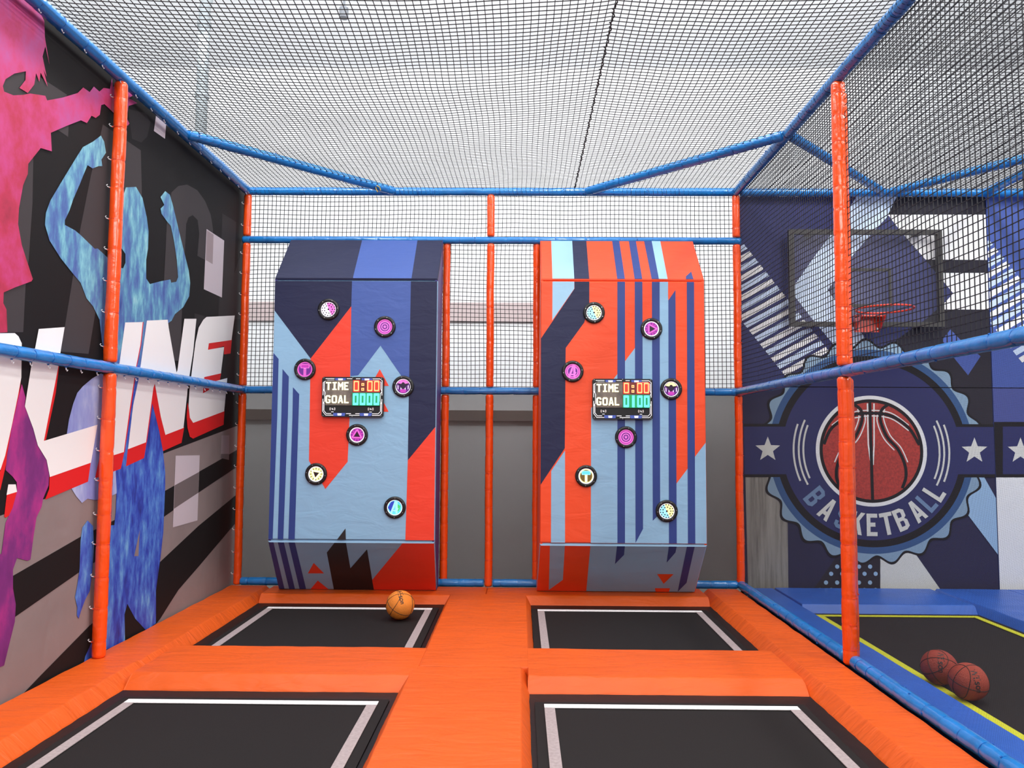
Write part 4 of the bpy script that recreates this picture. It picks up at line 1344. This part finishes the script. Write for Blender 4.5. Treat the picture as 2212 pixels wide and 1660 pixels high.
# ------------------------------------------------------------------ score displays
DISP = mat('display_glass', (96, 90, 84), 0.25, alt=(134, 126, 116), vscale=14)
DBLK = mat('display_black', (26, 26, 28), 0.35)
LED_Y = mat('led_yellow', (252, 250, 200), 0.4, emit=0.9); LED_R = mat('led_red', (240, 50, 36), 0.4, emit=0.8); LED_O = mat('led_orange', (255, 190, 120), 0.4, emit=0.8)
LED_C = mat('led_cyan', (96, 206, 224), 0.4, emit=0.8); LED_G = mat('led_green', (22, 150, 84), 0.4, emit=0.6)
LNW = mat('display_white_line', (240, 242, 246), 0.4, emit=0.25); LNB = mat('display_blue_lamp', (70, 90, 170), 0.3, emit=0.3); DRD = mat('display_dim_red', (120, 50, 46), 0.4)


def display(c0, c1, goal, label):
    A0 = hitY(c0[0], c0[1], YF-0.004); A1 = hitY(c1[0], c1[1], YF-0.004)
    wd, ht = A1.x-A0.x, A0.z-A1.z
    cen = (A0+A1)/2
    t = empty('score_display', Vector((cen.x, YF, A1.z)), label, 'display')
    O = Vector((-wd/2, -0.034, 0))
    mb = MB()
    r_ = 0.02
    pts = []
    for (cx_, cz_, a0) in ((wd/2-r_, ht-r_, 0), (-wd/2+r_, ht-r_, PI/2), (-wd/2+r_, r_, PI), (wd/2-r_, r_, 1.5*PI)):
        for k in range(5):
            a = a0+PI/2*k/4
            pts.append((cx_+r_*math.cos(a), cz_+r_*math.sin(a)))
    n_ = len(pts)
    vs = [(x, -0.034, z) for x, z in pts]+[(x, 0.004, z) for x, z in pts]
    fs = [tuple(range(n_-1, -1, -1)), tuple(range(n_, 2*n_))]+[(k, (k+1) % n_, n_+(k+1) % n_, n_+k) for k in range(n_)]
    mb.add(vs, fs, DBLK)
    art = Art(O, (1, 0, 0), (0, 0, 1), (0, -1, 0))
    def q(x, y): return (x*wd, (1-y)*ht)
    def pg(p, m): art.poly([q(*k) for k in p], m, False)
    def ln(p, w_, m): art.line([q(*k) for k in p], w_*wd, m, px=False)
    for p in ([(.055, .045), (.2, .045)], [(.40, .045), (.49, .045)], [(.55, .045), (.62, .045)], [(.82, .045), (.935, .045), (.975, .09), (.975, .46)],
              [(.045, .12), (.02, .14), (.02, .46)], [(.02, .55), (.02, .86), (.07, .955), (.35, .955)], [(.05, .45), (.055, .40), (.04, .34), (.04, .12), (.09, .085), (.2, .085)],
              [(.04, .64), (.04, .84), (.08, .915), (.16, .915)], [(.975, .55), (.975, .9), (.94, .955), (.82, .955)], [(.955, .64), (.955, .86), (.92, .915), (.82, .915)],
              [(.82, .085), (.92, .085), (.955, .13), (.955, .30), (.975, .36)], [(.40, .915), (.48, .915)], [(.55, .915), (.62, .915)], [(.45, .955), (.62, .955)],
              [(.02, .30), (.05, .38), (.05, .60), (.02, .68)], [(.975, .36), (.95, .42), (.95, .60), (.975, .68)]):
        ln(p, 0.011, LNW)
    for x in (.21, .64):
        pg([(x, .03), (x+.18, .03), (x+.17, .10), (x+.01, .10)], LNB)
        pg([(x+.05, .04), (x+.13, .04), (x+.125, .09), (x+.055, .09)], LNW)
        pg([(x-.02, .90), (x+.18, .90), (x+.17, .975), (x-.01, .975)], LNB)
        pg([(x+.05, .91), (x+.12, .91), (x+.115, .965), (x+.055, .965)], LNW)
    for x in (.18, .80):
        for r1_ in (.03, .045):
            for s_ in (-1, 1):
                ln([(x+s_*r1_*math.cos(a), .80+s_*r1_*1.3*math.sin(a)) for a in (-.7, -.35, 0, .35, .7)], .007, WSTRIPE)
        pg([(x-.012, .79), (x+.0, .775), (x+.016, .82), (x-.002, .825)], LNW)
        pg([(x-.02, .865), (x+.02, .865), (x+.02, .88), (x-.02, .88)], LNW)
    art.emit(mb, None, 0.0003)
    hs_ = mb.build('housing', t)
    art = Art(O+Vector((0, -0.006, 0)), (1, 0, 0), (0, 0, 1), (0, -1, 0))
    pg([(.062, .085), (.945, .085), (.945, .71), (.062, .71)], DISP)
    pg([(.5, .085), (.945, .085), (.945, .38), (.5, .38)], DRD)

    def L(ch, x, y, w_, h_, m, hole=DISP):
        c = q(x+w_/2, y+h_/2)
        letter(art, ch, c, w_*wd, h_*ht, 0, m, hole)
    for i, ch in enumerate('TIME'):
        L(ch, .065+i*.098, .13, .088, .20, LED_Y)
    for i, ch in enumerate('GOAL'):
        L(ch, .062+i*.101, .46, .090, .20, LED_Y)
    for x in (.515, .735, .845):
        pg([(x-.004, .085), (x+.098, .085), (x+.098, .37), (x-.004, .37)], LED_R)
        L('0', x+.004, .10, .084, .255, LED_O, LED_R)
        L('0', x+.020, .13, .052, .195, LED_R, LED_R)
    for y in (.155, .275):
        pg([(.645, y), (.69, y), (.69, y+.07), (.645, y+.07)], LED_O)
        pg([(.658, y+.02), (.677, y+.02), (.677, y+.05), (.658, y+.05)], LED_R)
    for i, ch in enumerate(goal):
        x = .507+i*.112
        pg([(x-.006, .40), (x+.105, .40), (x+.105, .715), (x-.006, .715)], LED_G)
        L(ch, x+.004, .41, .092, .295, LED_C, LED_G)
    mb2 = MB()
    art.emit(mb2, None, 0.0003)
    mb2.add([O+Vector((.062*wd, -0.006, .29*ht)), O+Vector((.945*wd, -0.006, .29*ht)), O+Vector((.945*wd, 0.002, .29*ht)), O+Vector((.062*wd, 0.002, .29*ht))], [(0, 1, 2, 3)], DBLK)
    mb2.build('screen', t)
    for x, y in ((.03, .03), (.5, .012), (.965, .03), (.03, .965), (.5, .985), (.965, .965)):
        mb3 = MB()
        c = O+Vector((x*wd, -0.0035, (1-y)*ht))
        mb3.bar(c+Vector((0, 0.003, 0)), c+Vector((0, -0.003, 0)), 0.0045, STEEL, 6)
        mb3.build('screw', hs_)
    return t


display((698, 815), (829, 902), '0000', 'black score display reading GOAL 0000, on the dark blue board')
display((1279, 819), (1409, 907), '0100', 'black score display reading GOAL 0100, on the orange board')

# ------------------------------------------------------------------ basketballs
SEAMM = mat('ball_seam_black', (28, 22, 20), 0.6)
LOGO = mat('ball_logo_black', (36, 26, 26), 0.6)


def text_mesh(txt, size):
    cu = bpy.data.curves.new('t', 'FONT')
    cu.body = txt
    cu.size = size
    cu.align_x = 'CENTER'
    cu.align_y = 'CENTER'
    cu.offset = size*0.02
    o = bpy.data.objects.new('t', cu)
    C.objects.link(o)
    dg = bpy.context.evaluated_depsgraph_get()
    me = bpy.data.meshes.new_from_object(o.evaluated_get(dg))
    vs = [v.co.copy() for v in me.vertices]
    fs = [tuple(p.vertices) for p in me.polygons]
    bpy.data.objects.remove(o)
    return vs, fs


def ball(loc, r, rot, rgb, label, nm, logo_dir, logo_roll):
    m = mat(nm, rgb, 0.55, var=0.07, vscale=8, bump=0.5, bscale=240)
    t = empty('basketball', loc, label, 'basketball', 'basketballs lying on the mats')
    mb = MB()
    nu, nv = 48, 32
    vs = [(0, 0, r)]
    for j in range(1, nv):
        for i in range(nu):
            th, ph = PI*j/nv, 2*PI*i/nu
            vs.append((r*math.sin(th)*math.cos(ph), r*math.sin(th)*math.sin(ph), r*math.cos(th)))
    vs.append((0, 0, -r))
    fs = [(0, 1+i, 1+(i+1) % nu) for i in range(nu)]
    for j in range(nv-2):
        for i in range(nu):
            a = 1+j*nu+i; b_ = 1+j*nu+(i+1) % nu
            fs.append((a, a+nu, b_+nu, b_))
    e = 1+(nv-2)*nu
    fs += [(e+i, len(vs)-1, e+(i+1) % nu) for i in range(nu)]
    mb.add(vs, fs, m)
    mb.build('shell', t, True)
    mb = MB()
    q = r*1.0
    M = rot.to_matrix()
    circ = [M @ Vector((q*math.cos(a), q*math.sin(a), 0)) for a in [2*PI*i/60 for i in range(60)]]
    mb.path(circ, 0.0022, SEAMM, 5, True)
    circ = [M @ Vector((q*math.cos(a), 0, q*math.sin(a))) for a in [2*PI*i/60 for i in range(60)]]
    mb.path(circ, 0.0022, SEAMM, 5, True)
    for s_ in (-1, 1):
        pts = []
        for i in range(60):
            a = 2*PI*i/60
            v = Vector((s_*(0.56+0.16*math.cos(2*a)), 0.80*math.cos(a), 0.80*math.sin(a)))
            pts.append(M @ (v.normalized()*q))
        mb.path(pts, 0.0022, SEAMM, 5, True)
    mb.build('seam', t, True)
    # printed script on the shell
    d = Vector(logo_dir).normalized()
    ax = d.cross(Vector((0, 0, 1))).normalized()
    ay = ax.cross(d)
    ax = -ax
    if True:
        ax2 = ax*math.cos(logo_roll)+ay*math.sin(logo_roll)
        ay2 = -ax*math.sin(logo_roll)+ay*math.cos(logo_roll)
    tv, tf = text_mesh('Wilson', r*0.52)
    vs = []
    for v in tv:
        p = (d*r+ax2*v.x+ay2*v.y).normalized()*(r*1.006)
        vs.append(p)
    o = mesh_obj('logo', vs, tf, LOGO, None, t)
    return t


from mathutils import Euler
rb = 0.1105
c1 = hitZ(864.5, 1308, MZ+rb)
ball((c1.x, c1.y, MZ+rb+0.002), rb, Euler((0.55, 0.35, 0.5)), (246, 142, 44), 'light orange basketball on the far left trampoline', 'ball_orange', (0.12, -0.62, 0.78), -1.35)
rb2 = 0.098
c2 = hitZ(2092, 1474, -0.075+rb2)
ball((c2.x, c2.y, -0.075+rb2+0.002), rb2, Euler((0.25, 0.1, 0.25)), (168, 62, 40), 'brown basketball on the court mat, the nearer of the two', 'ball_brown', (-0.05, -0.9, 0.30), -1.45)
c3 = hitZ(2029, 1443, -0.075+rb2)
d_ = (Vector((c3.x, c3.y))-Vector((c2.x, c2.y)))
print('ball gap', d_.length, c2, c3)
if d_.length < 2*rb2+0.002:
    d_ = d_.normalized()*(2*rb2+0.003)
c3 = Vector((c2.x+d_.x, c2.y+d_.y, 0))
ball((c3.x, c3.y, -0.075+rb2+0.002), rb2, Euler((1.0, 0.6, 0.3)), (158, 56, 38), 'brown basketball on the court mat, the farther one, partly hidden', 'ball_brown_dark', (-0.3, -0.75, 0.55), -1.6)

# ------------------------------------------------------------------ small items above the ceiling net
p = hitZ(743, 18, 5.6)
t = empty('ceiling_sensor', (p.x, p.y, 5.5), 'small grey device hanging above the ceiling net at the top edge', 'sensor')
g = mat('sensor_grey', (110, 114, 120), 0.5)
mb = MB(); mb.bar((0, 0, 0.0), (0, 0, 0.10), 0.045, g, 12); mb.build('body', t)
mb = MB(); mb.bar((0, 0, 0.10), (0, 0, 1.0), 0.012, g, 6); mb.build('rod', t)
t = empty('downpipe', (-0.9, 8.2, 4.4), 'faint white pipe outside the net above the mural', 'pipe')
pw = mat('pipe_white', (160, 168, 172), 0.5)
mb = MB(); mb.path([(0, 0, -1.0), (0, 0, 1.6), (0.1, 0, 2.05)], 0.06, pw, 12); mb.build('pipe', t, True)
for z in (-0.3, 0.6, 1.4):
    mb = MB(); mb.bar((0, 0, z), (0, 0, z+0.05), 0.075, pw, 12); mb.build('clamp', t)

# scrap of yellow string knotted round the left ceiling brace
p = hitZ(806, 400, ZT-0.02)
ys = mat('yellow_string', (200, 170, 60), 0.8)
mb = MB()
q0 = Vector((0.0, 0.0, -0.03))
mb.path([(-0.02, -0.04, 0.01), (-0.01, -0.052, -0.02), (0.0, -0.045, -0.05), (0.012, -0.04, -0.075)], 0.004, ys, 6)
mb.path([(-0.02, -0.042, 0.0), (0.01, -0.05, -0.02), (0.03, -0.046, -0.03), (0.04, -0.04, -0.06)], 0.004, ys, 6)
o = mb.build('string')
o.location = (1.25, 7.04, ZT+0.01)
tag(o, 'scrap of yellow string knotted on the left diagonal ceiling brace', 'string')
